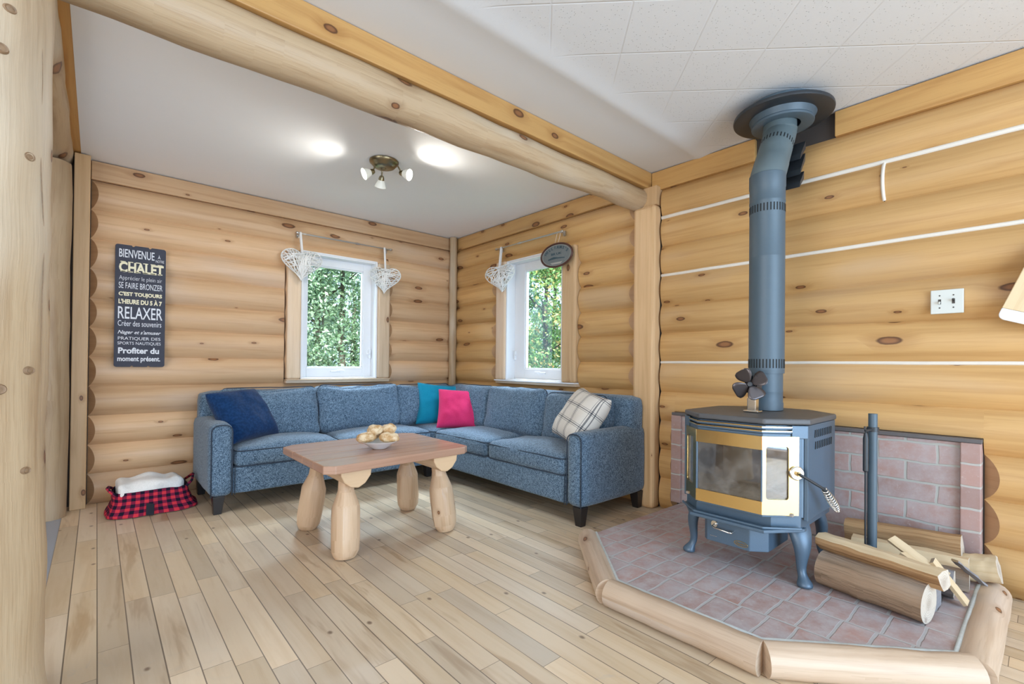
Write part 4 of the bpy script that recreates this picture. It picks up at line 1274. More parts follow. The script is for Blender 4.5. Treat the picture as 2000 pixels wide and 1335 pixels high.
# ash drawer with its handle and brass badge
bm = BM()
prism(bm, sy([(2.205, -.085), (2.205, .112), (2.222, .130), (2.50, .130), (2.50, -.145), (2.262, -.145)]), .222, .336)
dr = obj('ash_drawer', bm, STEEL, st, bev=.003)
bm = BM()
tube(bm, [(2.204, CY + .072, .306), (2.180, CY + .072, .302), (2.174, CY + .060, .298), (2.174, CY - .005, .292), (2.180, CY - .014, .291), (2.204, CY - .014, .293)], .0045, 8)
lathe(bm, [(0, .006), (.015, .006), (.017, .002), (.017, 0), (0, 0)], 18, facing((2.205, CY + .074, .307), (-1, 0, 0)))
obj('handle', bm, CHROME, dr, smooth=50)
bm = BM()
bc_ = Vector((2.2035, CY - .048, .246)); MB = facing(bc_, (-1, 0, 0), R(-4))
tube(bm, [MB @ Vector((.030 * math.cos(a * PI / 12), .011 * math.sin(a * PI / 12), 0)) for a in range(24)], .0016, 6, closed=True)
bd = obj('badge', bm, BRASS, dr, smooth=60)
text_part('badge_lettering', 'Napoleon', .014, MB @ Matrix.Translation((0, -.0045, 0)), BRASS, dr, .0008, width=.046, height=.012, shear=.35)
bm = BM(); bx(bm, 2.2035, 2.2055, CY + .062, CY + .096, .247, .249); obj('label_line', bm, CHROME, dr)
# curved cast legs
def stove_leg(fx, fy, tx, ty):
    bm = BM()
    out = Vector((fx - tx, fy - ty, 0)); od = out.normalized(); sd = Vector((-od.y, od.x, 0))
    prof = [(.372, -.012, .060, .034), (.335, .012, .058, .034), (.295, .030, .050, .030), (.250, .038, .038, .026), (.205, .034, .028, .021), (.165, .030, .021, .018), (.140, .036, .019, .018), (.126, .046, .024, .022), (.112, .052, .033, .030), (.100, .053, .035, .032), (.091, .051, .032, .029)]
    rings = []
    L = out.length / .051
    for z, o_, w_, t_ in prof:
        c = Vector((tx, ty, z)) + od * (o_ * L)
        ring = []
        for k in range(14):
            a = 2 * PI * k / 14
            ring.append(bm.verts.new(c + sd * (w_ * .95 * math.cos(a)) + od * (t_ * math.sin(a) * (1.15 if math.sin(a) > 0 else .8))))
        rings.append(ring)
    for A, B in zip(rings[:-1], rings[1:]):
        for k in range(14): bm.faces.new((A[k], A[(k + 1) % 14], B[(k + 1) % 14], B[k]))
    bm.faces.new(rings[0]); bm.faces.new(rings[-1][::-1])
    obj('leg', bm, IRON if False else STEEL, st, smooth=180, sub=1)
stove_leg(2.335, .700, 2.345 + .028, .700 + .045); stove_leg(2.325, 1.222, 2.353, 1.222 - .045)
stove_leg(2.720, .728, 2.69, .773); stove_leg(2.720, 1.20, 2.69, 1.155)

# ------------------------------------------------------------------ stove pipe
PX, PY = 2.642, .975
sp = thing('stove_pipe', 'blue grey stove pipe rising from the stove and bending to the round ceiling collar', 'stove pipe', (PX, PY, ZT))
MT = Matrix.Translation((PX, PY, 0))
bm = BM(); lathe(bm, [(.074, ZT + .001), (.080, ZT + .003), (.080, ZT + .04), (.0775, ZT + .045), (.0775, .92), (.079, .925), (.0775, .93), (.0775, 1.03)], 40, MT)
obj('lower_collar', bm, PIPEM, sp, smooth=40)
bm = BM(); lathe(bm, [(.078, 1.018), (.084, 1.018), (.084, 1.032), (.085, 1.036), (.084, 1.04), (.084, 1.62), (.0846, 1.622), (.084, 1.625), (.084, 1.905), (.0855, 1.908), (.0855, 1.916), (.0845, 1.919), (.0845, 1.985), (.0865, 1.99), (.0865, 2.055), (.083, 2.058)], 40, MT)
sl = obj('outer_sleeve', bm, PIPEM, sp, smooth=40)
for z, h in ((1.068, .046), (1.873, .040)):
    bm = BM()
    for k in range(34):
        a = 2 * PI * k / 34
        box(bm, (PX + .0843 * math.cos(a), PY + .0843 * math.sin(a), z), (.0016, .0058, h), Matrix.Rotation(a, 3, 'Z'))
    obj('vent_slots', bm, HOLE, sl)
# slanted section and upper stub
UX, UY = 2.838, .984
p0, p1 = Vector((PX, PY, 2.045)), Vector((UX, UY, 2.345))
bm = BM()
dv = (p1 - p0).normalized()
tube(bm, [p0 - Vector((0, 0, .02)), p0, p0 + dv * .012, p0.lerp(p1, .30), p0.lerp(p1, .31), p0.lerp(p1, .5), p0.lerp(p1, .92), p1, p1 + Vector((0, 0, .03))], [.0845, .0845, .0845, .0845, .083, .0825, .0825, .0825, .0825], 36)
el = obj('offset_elbow', bm, PIPEGREY, sp, smooth=50)
bm = BM()
cc = p0.lerp(p1, .70); s_, t_ = frame_of(dv)
for k in range(30):
    a = 2 * PI * k / 30; rd = s_ * math.cos(a) + t_ * math.sin(a); tn = dv.cross(rd)
    box(bm, cc + rd * .0825, (.0016, .0055, .032), Matrix((rd, tn, dv)).transposed())
obj('vent_slots', bm, HOLE, el)
bm = BM(); lathe(bm, [(.080, 2.352), (.085, 2.355), (.085, 2.365), (.0825, 2.368), (.0825, 2.47)], 36, Matrix.Translation((UX, UY, 0)))
obj('upper_stub', bm, PIPEGREY, sp, smooth=40)
# heat shield fins behind the elbow
bm = BM()
for k, (za, zb) in enumerate(((2.215, 2.275), (2.13, 2.205), (2.06, 2.10))):
    xo = (.112, .100, .070)[k]
    a = Vector((UX + xo * .6 + .03, UY - .10, zb + .03)); b = Vector((UX + xo * .2, UY - .10, za))
    w_ = Vector((.02, -.0, -.05))
    for q0, q1 in ((0, 1),):
        v = [a, b, b + Vector((-.012, .0, -.035)), a + Vector((-.004, .0, -.045))]
        off = Vector((.0, .17, 0))
        A = [bm.verts.new(p) for p in v]; B = [bm.verts.new(p + off) for p in v]
        bm.faces.new(A); bm.faces.new(B[::-1])
        for i in range(4): bm.faces.new((A[i], B[i], B[(i + 1) % 4], A[(i + 1) % 4]))
obj('heat_shield', bm, IRON, sp)
# ceiling collar: flat ring and stepped cup
fl = thing('pipe_collar', 'round dark collar with a wide flat ring where the pipe meets the tiled ceiling', 'collar', (2.855, .978, 2.44))
MC = Matrix.Translation((2.855, .978, 0))
bm = BM(); lathe(bm, [(.165, 2.438), (.236, 2.434), (.246, 2.438), (.248, 2.446), (.246, 2.456), (.165, 2.460)], 64, MC, closed=True)
obj('ring', bm, IRON, fl, smooth=40)
bm = BM(); lathe(bm, [(.090, 2.396), (.148, 2.392), (.153, 2.394), (.1545, 2.404), (.152, 2.409), (.158, 2.425), (.172, 2.448), (.172, 2.505), (.16, 2.505), (.15, 2.43), (.14, 2.404), (.090, 2.402)], 56, MC, closed=True)
obj('support_cup', bm, PIPEM, fl, smooth=35)

# ------------------------------------------------------------------ little fan on the stove top
fa = thing('stove_fan', 'small heat powered fan with four dark blades on top of the stove', 'fan', (2.43, .965, ZT))
bm = BM(); box(bm, (2.440, .962, ZT + .006), (.055, .072, .010)); box(bm, (2.442, .962, ZT + .04), (.040, .042, .065)); box(bm, (2.443, .962, ZT + .085), (.030, .040, .03))
obj('base', bm, CHROME, fa, bev=.004)
bm = BM()
for k in range(7): box(bm, (2.443 + .004, .934 + k * .0095, ZT + .140), (.056, .0035, .085))
box(bm, (2.447, .962, ZT + .108), (.056, .062, .012))
obj('cooling_fins', bm, IRON, fa, bev=.001)
FC = Vector((2.400, .960, .965)); FN = Vector((-.93, -.30, .10)).normalized(); MF = facing(FC, FN)
bm = BM(); lathe(bm, [(0, .012), (.011, .010), (.013, 0), (.013, -.012), (0, -.012)], 18, MF); tube(bm, [MF @ Vector((0, 0, -.01)), MF @ Vector((0, 0, -.04))], .006, 8)
obj('hub', bm, IRON, fa, smooth=50)
for k in range(4):
    bm = BM(); a0 = R(28 + 90 * k)
    g = []
    for i in range(9):
        f = i / 8; rr = .010 + .070 * f
        w_ = .013 + .062 * math.sin(min(1., f * 1.15) * PI * .62) * (1 if f < .86 else 1 - ((f - .86) / .14) ** 2 * .45)
        row = []
        for j in range(6):
            q = j / 5 - .5
            row.append(bm.verts.new(MF @ Matrix.Rotation(a0, 4, 'Z') @ Vector((rr * math.cos(q * .3), q * w_ + f * .006, -q * w_ * .55 + .002))))
        g.append(row)
    for i in range(8):
        for j in range(5): bm.faces.new((g[i][j], g[i + 1][j], g[i + 1][j + 1], g[i][j + 1]))
    obj('blade', bm, REDCOPPER, fa, smooth=180, solid=.0012)

# ================================================================== FIREWOOD
def round_log(label, a, b, r, seed, mats=(BARK, PALE_END), name='firewood_log'):
    bm = BM(); a, b = Vector(a), Vector(b); N = 14
    pts = [a.lerp(b, i / N) + Vector((0, 0, .004 * noise.noise(Vector((i * .4, seed, 1))))) for i in range(N + 1)]
    tube(bm, pts, [r + .005 * noise.noise(Vector((seed, i * .4, 0))) for i in range(N + 1)], 26, jit=.07, seed=seed, uoff=pid(), capmi=1)
    return tag(obj(name, bm, list(mats), smooth=45), label, 'log', 'firewood on the hearth')
def split_log(label, a, b, prof, seed, mats=(SPLIT, PALE_END), roll=0., name='split_log', group='firewood on the hearth', cat='log', jit=.005, barkface=None):
    """prof: cross-section (side, up)"""
    bm = BM(); uvl = bm.loops.layers.uv.active
    a, b = Vector(a), Vector(b); d = (b - a).normalized(); s, t = frame_of(d)
    if roll: q = Matrix.Rotation(roll, 3, d); s, t = q @ s, q @ t
    N = 12; rings = []
    for i in range(N + 1):
        c = a.lerp(b, i / N); ring = []
        for k, p in enumerate(prof):
            w = noise.noise_vector(Vector((i * .55, k * 2.3, seed))) * jit
            ring.append(bm.verts.new(c + s * p[0] + t * p[1] + w))
        rings.append(ring)
    n = len(prof); arc = [0.]
    for k in range(n): arc.append(arc[-1] + math.hypot(prof[(k + 1) % n][0] - prof[k][0], prof[(k + 1) % n][1] - prof[k][1]))
    off = pid(); L = (b - a).length
    for i in range(N):
        for k in range(n):
            f = bm.faces.new((rings[i][k], rings[i][(k + 1) % n], rings[i + 1][(k + 1) % n], rings[i + 1][k]))
            if barkface and k in barkface: f.material_index = 2
            for lp, uv in zip(f.loops, ((i / N * L, arc[k]), (i / N * L, arc[k + 1]), ((i + 1) / N * L, arc[k + 1]), ((i + 1) / N * L, arc[k]))): lp[uvl].uv = (uv[0] + off, uv[1])
    for rg in (rings[0][::-1], rings[-1]):
        f = bm.faces.new(rg); f.material_index = 1
        for lp in f.loops: q = lp.vert.co - a; lp[uvl].uv = (q.dot(s) + off, q.dot(t))
    return tag(obj(name, bm, list(mats), smooth=30), label, cat, group)
round_log('round grey brown log lying in front of the pile on the hearth', (2.430, .655, HZ + .076), (2.362, .292, HZ + .076), .0745, 1)
split_log('long split log lying on top of the round front log', (2.462, .672, .262), (2.372, .250, .254), [(-.052, -.016), (-.036, -.034), (.006, -.030), (.044, .004), (.052, .034), (.020, .048), (-.036, .040)], 2, (SPLIT, PALE_END, PALE), roll=R(0), barkface=(4, 5))
split_log('dark weathered split log behind the front logs, its grey end facing right', (2.560, .665, HZ + .056), (2.532, .285, HZ + .056), [(-.05, -.054), (.05, -.054), (.058, .0), (.03, .05), (-.035, .048), (-.058, .0)], 3, (GREYWOOD, GREYWOOD))
split_log('brown split log at the back of the pile against the brick panel', (2.965, .690, HZ + .088), (2.965, .250, HZ + .115), [(-.046, -.088), (.052, -.088), (.058, .06), (.03, .085), (-.03, .082), (-.05, .02)], 4, (SPLIT, PALE_END))
split_log('pale brown split log lying before the back log', (2.835, .640, HZ + .066), (2.862, .222, HZ + .072), [(-.062, -.065), (.060, -.065), (.062, .03), (.025, .062), (-.03, .060), (-.062, .02)], 5, (BARK, PALE_END, PALE), barkface=(2, 3))
split_log('round ended log poking out over the right edge log of the hearth', (2.962, .262, HZ + .062), (2.962, .135, HZ + .088), [(.058 * math.cos(k * PI / 8), .058 * math.sin(k * PI / 8)) for k in range(16)], 6, (PALE, PALE_END))
split_log('mossy log lying low in the middle of the pile', (2.695, .635, HZ + .058), (2.705, .255, HZ + .058), [(.055 * math.cos(k * PI / 7), .055 * math.sin(k * PI / 7)) for k in range(14)], 7, (GREYWOOD, PALE_END))
kp = [(-.020, -.008), (.020, -.008), (.022, .006), (-.018, .009)]
KG = dict(name='kindling_stick', group='kindling on the firewood', cat='kindling', jit=.0015)
split_log('pale kindling stick leaning beside the fire tool stand', (2.640, .452, .300), (2.590, .320, .232), kp, 8, (PALE, PALE), R(25), **KG)
split_log('pale kindling stick mid pile, just right of the one by the tools', (2.585, .405, .262), (2.540, .290, .212), kp, 9, (PALE, PALE), R(-10), **KG)
split_log('grey edged kindling stick beside the lower middle stick', (2.610, .385, .258), (2.590, .262, .212), [(-.016, -.006), (.018, -.006), (.018, .005), (-.016, .006)], 10, (PALE, PALE_END), R(30), **KG)
split_log('pale kindling stick at the right, slanting down to the brick floor', (2.610, .312, .256), (2.640, .212, HZ + .016), kp, 11, (PALE, PALE_END), R(20), **KG)
split_log('dark strip of bark hanging at the right end of the pile', (2.760, .258, .232), (2.800, .172, HZ + .060), [(-.024, -.004), (.0, -.009), (.024, -.004), (.022, .003), (-.022, .003)], 12, (GREYWOOD, PALE), R(-15), name='bark_strip', group='kindling on the firewood', cat='bark')

# ------------------------------------------------------------------ fire tools
TX, TY = 2.632, .512
ft = thing('fire_tool_stand', 'black fire tool stand with a thick tube post and hanging tools behind the logs', 'fire tools', (TX, TY, HZ))
bm = BM(); tube(bm, [(TX - .012, TY + .004, HZ + .012), (TX - .010, TY + .004, .845)], .0172, 20); obj('post', bm, PIPEM, ft, smooth=50)
bm = BM(); box(bm, (TX - .005, TY + .004, HZ + .0065), (.06, .085, .012)); obj('foot', bm, IRON, ft, bev=.004)
bm = BM()
tube(bm, [(TX - .10, TY + .012, .775), (TX - .02, TY + .004, .775), (TX + .022, TY + .026, .772)], .0055, 8); lathe(bm, [(.0175, .765), (.023, .765), (.023, .785), (.0175, .785)], 20, Matrix.Translation((TX - .010, TY + .004, 0)))
tube(bm, [(TX - .10, TY + .012, .775), (TX - .112, TY + .012, .783), (TX - .112, TY + .012, .795)], .004, 6)
obj('hook_arm', bm, IRON, ft, smooth=50)
def fire_tool(label, x, y, head):
    t = thing('fire_poker' if head == 'hook' else 'fire_brush', label, 'fire tool', (x, y, .2), 0, 'fire tools on the stand')
    bm = BM(); tube(bm, [(x, y, .765), (x, y, .742), (x, y, .60), (x, y, .595)], [.006, .0105, .0105, .006], 12); obj('grip', bm, IRON, t, smooth=40)
    bm = BM(); tube(bm, [(x, y, .60), (x + .002, y, .27)], .0042, 8); tube(bm, [(x - .006, y, .765), (x, y, .778), (x + .006, y, .765)], .0025, 6); obj('rod', bm, IRON, t, smooth=40)
    bm = BM()
    if head == 'hook': tube(bm, [(x + .002, y, .275), (x + .002, y, .235), (x - .025, y, .225), (x - .03, y, .245)], [.005, .005, .004, .002], 8)
    else:
        box(bm, (x + .002, y, .268), (.030, .040, .016)); box(bm, (x + .002, y, .232), (.034, .050, .062), Matrix.Rotation(R(8), 3, 'X'))
    obj('head', bm, IRON if head == 'hook' else PIPEM, t, bev=None if head == 'hook' else .004, smooth=50 if head == 'hook' else None)
fire_tool('black fire brush with a square head hanging at the left of the stand', TX - .098, TY + .012, 'brush')
fire_tool('black poker hanging at the right of the stand, mostly behind the post', TX + .018, TY + .026, 'hook')

# ================================================================== SMALL THINGS ON THE WALLS
# chalkboard style sign
sg = thing('word_sign', 'tall dark grey sign with white and cream French words on the log wall', 'sign', (.245, 4.555, 1.46))
SX0, SX1, SZ0, SZ1, SYF = .0935, .3965, 1.005, 1.918, 4.556
bm = BM()
out = []
rr = .016
def notch(x, z, s): return [(x - .010, z), (x - .004, z - s * .010), (x + .004, z - s * .008), (x + .010, z)]
for cx, cz, a0 in ((SX1 - rr, SZ1 - rr, 0), (SX0 + rr, SZ1 - rr, 90), (SX0 + rr, SZ0 + rr, 180), (SX1 - rr, SZ0 + rr, 270)):
    out += [(cx + rr * math.cos(R(a0 + 18 * k)), cz + rr * math.sin(R(a0 + 18 * k))) for k in range(6)]
    if a0 == 0: out += notch(SX0 + .205, SZ1, 1)[::-1] + notch(SX0 + .105, SZ1, 1)[::-1]
    if a0 == 180: out += notch(SX0 + .105, SZ0, -1) + notch(SX0 + .205, SZ0, -1)
MS = basis((1, 0, 0), (0, 0, 1), (0, -1, 0), (0, SYF, 0))
prism(bm, out, -.010, 0, MS)
obj('board', bm, CHALK, sg)
def line(body, x0, x1, z, h, mat, **k):
    M = basis((1, 0, 0), (0, 0, 1), (0, -1, 0), (SX0 + (x0 + x1) / 2, SYF - .0006, SZ0 + z))
    text_part('lettering', body, .05, M, mat, sg, .0006, width=x1 - x0, height=h, **k)
line('BIENVENUE', .022, .232, .820, .062, INK_WHITE, offset=.0004)
line('\u00c0', .252, .270, .835, .030, INK_WHITE); line('NOTRE', .240, .292, .806, .020, INK_WHITE)
line('CHALET', .022, .290, .712, .078, INK_CREAM, offset=.0018)
for z in (.714, .786):      # slab serifs of the big word
    bm = BM()
    for i in range(6):
        box(bm, (SX0 + .045 + i * .0445, SYF - .0006, SZ0 + z), (.030, .0012, .006))
    obj('serif', bm, INK_CREAM, sg)
line('Appr\u00e9cier le plein air', .024, .280, .652, .040, INK_WHITE, offset=-.0006)
line('SE FAIRE BRONZER', .022, .284, .588, .045, INK_WHITE)
line("C'EST TOUJOURS", .022, .282, .534, .038, INK_CREAM, offset=.0022)
line("L'HEURE DU 5 \u00c0 7", .022, .282, .474, .044, INK_CREAM, offset=.0022)
line('RELAXER', .020, .286, .362, .090, INK_WHITE, offset=.0004)
line('Cr\u00e9er des souvenirs', .020, .280, .306, .042, INK_WHITE)
line("Nager et s'amuser", .020, .278, .248, .036, INK_WHITE, shear=.35, offset=.0006)
line('PRATIQUER DES', .022, .276, .203, .027, INK_WHITE); line('SPORTS NAUTIQUES', .020, .278, .167, .026, INK_WHITE)
line('Profiter du', .024, .268, .102, .046, INK_WHITE, offset=.0016); line('moment pr\u00e9sent.', .020, .276, .044, .048, INK_WHITE, offset=.0012)

# curtain rods
def rod(label, wall, a0, a1, z, dep):
    P = (lambda a, d, zz: Vector((a, WA - d, zz))) if wall == 'A' else (lambda a, d, zz: Vector((WB - d, a, zz)))
    t = thing('curtain_rod', label, 'curtain rod', P((a0 + a1) / 2, dep, z), 0, 'curtain rods above the windows')
    bm = BM(); tube(bm, [P(a0 + .03, dep, z), P(lerp(a0, a1, .62), dep, z)], .0078, 12); tube(bm, [P(lerp(a0, a1, .60), dep, z), P(a1 - .03, dep, z)], .0062, 12); lathe(bm, [(.0078, -.02), (.011, -.018), (.011, .018), (.0078, .02)], 14, facing(P(lerp(a0, a1, .61), dep, z), P(1, 0, 0) - P(0, 0, 0)))
    obj('rod', bm, NICKEL, t, smooth=50)
    for a, s in ((a0 + .03, -1), (a1 - .03, 1)):
        bm = BM(); tube(bm, [P(a, dep, z), P(a + s * .006, dep, z), P(a + s * .010, dep, z), P(a + s * .022, dep, z), P(a + s * .028, dep, z)], [.0085, .012, .0125, .011, .004], 14); obj('finial', bm, NICKEL, t, smooth=60)
        bm = BM(); tube(bm, [P(a - s * .012, dep, z - .002), P(a - s * .012, dep - .03, z - .004), P(a - s * .012, .058, z - .004)], .006, 8); box(bm, P(a - s * .012, .062, z - .004), (.024, .012, .045) if wall == 'A' else (.012, .024, .045)); obj('bracket', bm, NICKEL, t, smooth=40)
rod('brushed metal curtain rod above the window nearest the word sign', 'A', 1.335, 2.290, 2.226, .135)
rod('thin pale curtain rod above the window with the oval sign', 'B', 2.795, 3.735, 2.224, .120)

# wicker hearts
def heart_outline(n=48):
    pts = []
    for k in range(n):
        t = 2 * PI * k / n
        x = 16 * math.sin(t) ** 3; y = 13 * math.cos(t) - 5 * math.cos(2 * t) - 2 * math.cos(3 * t) - math.cos(4 * t)
        pts.append((x / 33.5, (y + 2.4) / 33.5))
    return pts
HO = heart_outline()
def heart(label, c, normal, roll, w, h, top, seed):
    rnd = random.Random(seed)
    t = thing('wicker_heart', label, 'heart decoration', c, 0, 'white wicker hearts')
    M = facing(c, normal, roll)
    bm = BM()
    def bulge(x, y):
        d = min(math.hypot(x - p[0], y - p[1]) for p in HO); return .042 * min(1., d / .16) ** .6
    def Q(x, y, z): return M @ Vector((x * w, y * h, z))
    tube(bm, [Q(p[0], p[1], 0) for p in HO], .0042, 6, closed=True)
    tube(bm, [Q(p[0] * .97, p[1] * .97, .006) for p in HO], .003, 5, closed=True)
    n = 0
    while n < 64:
        i = rnd.randrange(48)
        if rnd.random() < .35: j = (i + rnd.randrange(10, 18)) % 48
        else: j = (i + rnd.randrange(14, 34)) % 48
        a, b = Vector(HO[i]), Vector(HO[j])
        if (b - a).length < .22: continue
        # keep the chord inside the heart (not across the notch)
        mid = (a + b) / 2
        if mid.y > .24 and abs(mid.x) < .12: continue
        sg = 1 if n % 3 else -1
        pts = []
        for k in range(9):
            q = a.lerp(b, k / 8)
            pts.append(Q(q.x, q.y, sg * (bulge(q.x, q.y) + rnd.uniform(-.002, .004)) if 0 < k < 8 else 0))
        tube(bm, pts, rnd.uniform(.0030, .0046), 5, cap=False)
        n += 1
    obj('wicker', bm, WICKER, t, smooth=180)
    bm = BM()
    n0 = M @ Vector((0, .31 * h, 0))
    top = Vector(top)
    side = Vector((0, 0, 1)).cross(Vector(normal)).normalized()
    nn = Vector(normal).normalized()
    wd = .009
    pts = [n0 + nn * .014, n0.lerp(top, .5) + nn * .015, top + nn * .012 + Vector((0, 0, .004)), top + Vector((0, 0, .0135)), top - nn * .012 + Vector((0, 0, .004)), n0.lerp(top, .5) - nn * .013, n0 - nn * .014, n0 + nn * .0135]
    L = [bm.verts.new(p - side * wd) for p in pts]; Rr = [bm.verts.new(p + side * wd) for p in pts]
    for i in range(len(pts) - 1): bm.faces.new((L[i], Rr[i], Rr[i + 1], L[i + 1]))
    obj('ribbon', bm, RIBBON, t, smooth=60, solid=.0012)
RDY = WA - .135
heart('large white wicker heart hanging at the left end of the rod over the left window', (1.390, RDY - .012, 1.935), (-.12, -.99, .06), R(-2), .365, .325, (1.378, RDY, 2.226), 5)
heart('smaller white wicker heart hanging at the right end of the rod over the left window', (2.205, RDY - .010, 1.898), (-.50, -.86, .04), R(-3), .325, .305, (2.203, RDY, 2.226), 9)
RDX = WB - .120
heart('white wicker heart hanging by the window next to the room corner', (RDX - .012, 3.635, 1.912), (-.86, -.45, .02), R(8), .335, .310, (RDX, 3.640, 2.224), 14)

# oval sign hanging from the right end of the rod
oc = Vector((3.032, 2.862, 2.018))
ov = thing('oval_sign', 'small oval grey blue sign with a dark rim hanging from the curtain rod', 'sign', oc)
MO = facing(oc, (-1, -.04, 0))
AW, AH = .180, .102
bm = BM(); prism(bm, [(AW * math.cos(a * PI / 24), AH * math.sin(a * PI / 24)) for a in range(48)], -.008, .0, MO); obj('panel', bm, OVALBACK, ov)
bm = BM(); tube(bm, [MO @ Vector((AW * math.cos(a * PI / 32), AH * math.sin(a * PI / 32), 0)) for a in range(64)], .0085, 8, closed=True); obj('rim', bm, MAHOG, ov, smooth=180)
bm = BM(); tube(bm, [MO @ Vector((AW * .90 * math.cos(a * PI / 32), AH * .88 * math.sin(a * PI / 32), 0.0008)) for a in range(64)], .0022, 5, closed=True); obj('inner_line', bm, OVALINK2, ov, smooth=180)
for k, chx in enumerate("WILLIAMS'S"):
    a = R(158 - k * 136 / 9)
    p = Vector((AW * .68 * math.cos(a), AH * .60 * math.sin(a) - .004, .0012))
    ang = math.atan2(AW * .7 * math.cos(a), AH * .9 * math.sin(a)) if False else (PI / 2 - a) * .62
    text_part('lettering', chx, .036, MO @ Matrix.Translation(p) @ Matrix.Rotation(-ang, 4, 'Z'), OVALINK, ov, .0005, offset=.001)
text_part('lettering', 'BR UK', .026, MO @ Matrix.Translation((0, .004, .0012)), OVALINK, ov, .0005, width=.12, offset=.0008)
bm = BM()
prism(bm, [(-.09, -.024), (-.03, -.012), (.02, -.022), (.09, -.028), (.10, -.036), (0, -.030), (-.10, -.036)], .0004, .0012, MO)
obj('landscape', bm, OVALINK, ov)
bm = BM(); prism(bm, [(-.07, -.062), (.07, -.062), (.05, -.078), (-.05, -.078)], .0004, .0012, MO); obj('ribbon_print', bm, OVALINK2, ov)
bm = BM()
for sx in (-.02, .02): tube(bm, [MO @ Vector((sx, AH, 0)), Vector((RDX, 2.845 - sx, 2.224 + .011))], .0011, 5)
obj('cord', bm, RIBBON, ov)

# double light switch
sw = thing('light_switch', 'pale double light switch plate on the log wall at the right', 'light switch', (3.10, .322, 1.378))
MW = basis((0, -1, 0), (0, 0, 1), (-1, 0, 0), (3.104, .322, 1.378))
bm = BM(); prism(bm, [(-.060, -.0585), (.060, -.0585), (.060, .0585), (-.060, .0585)], -.014, 0, MW); obj('plate', bm, PLATE, sw, bev=.003)
for sx, dn in ((-.026, -1), (.024, 1)):
    bm = BM(); prism(bm, [(sx - .0055, -.012), (sx + .0055, -.012), (sx + .0055, .012), (sx - .0055, .012)], .0001, .001, MW); obj('slot', bm, SCREW, sw)
    bm = BM(); box(bm, MW @ Vector((sx, dn * .005, .008)), (.016, .007, .010), Matrix.Rotation(R(20 * dn), 3, 'Y')); obj('toggle', bm, PLATE if dn < 0 else SCREW, sw, bev=.0015)
    for zz in (-.030, .030):
        bm = BM(); lathe(bm, [(0, .0016), (.003, .0014), (.0035, 0)], 10, MW @ Matrix.Translation((sx, zz, 0))); obj('screw', bm, SCREW, sw)

# wooden board with a white dipped end
cb = thing('serving_board', 'tilted wooden board with a white end and flower print, at the right picture edge', 'board', (3.07, .03, 1.45))
MCB = basis((0, -1, 0), (0, 0, 1), (-1, 0, 0), (3.068, .152, 1.282)) @ Matrix.Rotation(R(-21), 4, 'Z')
def rrect(x0, x1, y0, y1, r0, r1):
    pts = []
    for cx, cy, a0, r_ in ((x1 - r0, y0 + r0, 270, r0), (x1 - r1, y1 - r1, 0, r1), (x0 + r1, y1 - r1, 90, r1), (x0 + r0, y0 + r0, 180, r0)):
        pts += [(cx + r_ * math.cos(R(a0 + 15 * k)), cy + r_ * math.sin(R(a0 + 15 * k))) for k in range(7)]
    return pts
bm = BM(); prism(bm, [(0, .050), (.20, .050), (.20, .33), (.17, .36), (.125, .375), (.118, .46), (.082, .46), (.075, .375), (.03, .36), (0, .33)], -.016, 0, MCB); uv_axis(bm, MCB.to_3x3() @ Vector((0, 1, 0)), pid()); obj('wood_panel', bm, BAMBOO, cb, bev=.003)
bm = BM(); prism(bm, [p for p in rrect(0, .20, 0, .12, .026, .001) if p[1] < .05] + [(0, .0498), (.20, .0498)][::-1] if False else [(.0, .0498), (.0, .026)] + [(.026 - .026 * math.cos(R(15 * k)), .026 - .026 * math.sin(R(15 * k))) for k in range(1, 7)] + [(.174 + .026 * math.sin(R(15 * k)), .026 - .026 * math.cos(R(15 * k))) for k in range(7)] + [(.20, .0498)], -.016, 0, MCB); obj('white_end', bm, CERAMIC, cb, bev=.003)
bm = BM()
for k in range(9):
    a = R(20 + k * 40); c = Vector((.085 + .018 * math.cos(a), .118 + .018 * math.sin(a), .0006))
    dx = Vector((math.cos(a), math.sin(a), 0)); q = [c - dx * .010, c + Vector((-dx.y, dx.x, 0)) * .004, c + dx * .012, c - Vector((-dx.y, dx.x, 0)) * .004]
    bm.faces.new([bm.verts.new(MCB @ p) for p in q])
tube(bm, [MCB @ Vector((.085, .12, .0006)), MCB @ Vector((.07, .155, .0006)), MCB @ Vector((.08, .19, .0006))], .0012, 5)
obj('flower_print', bm, SCREW, cb)

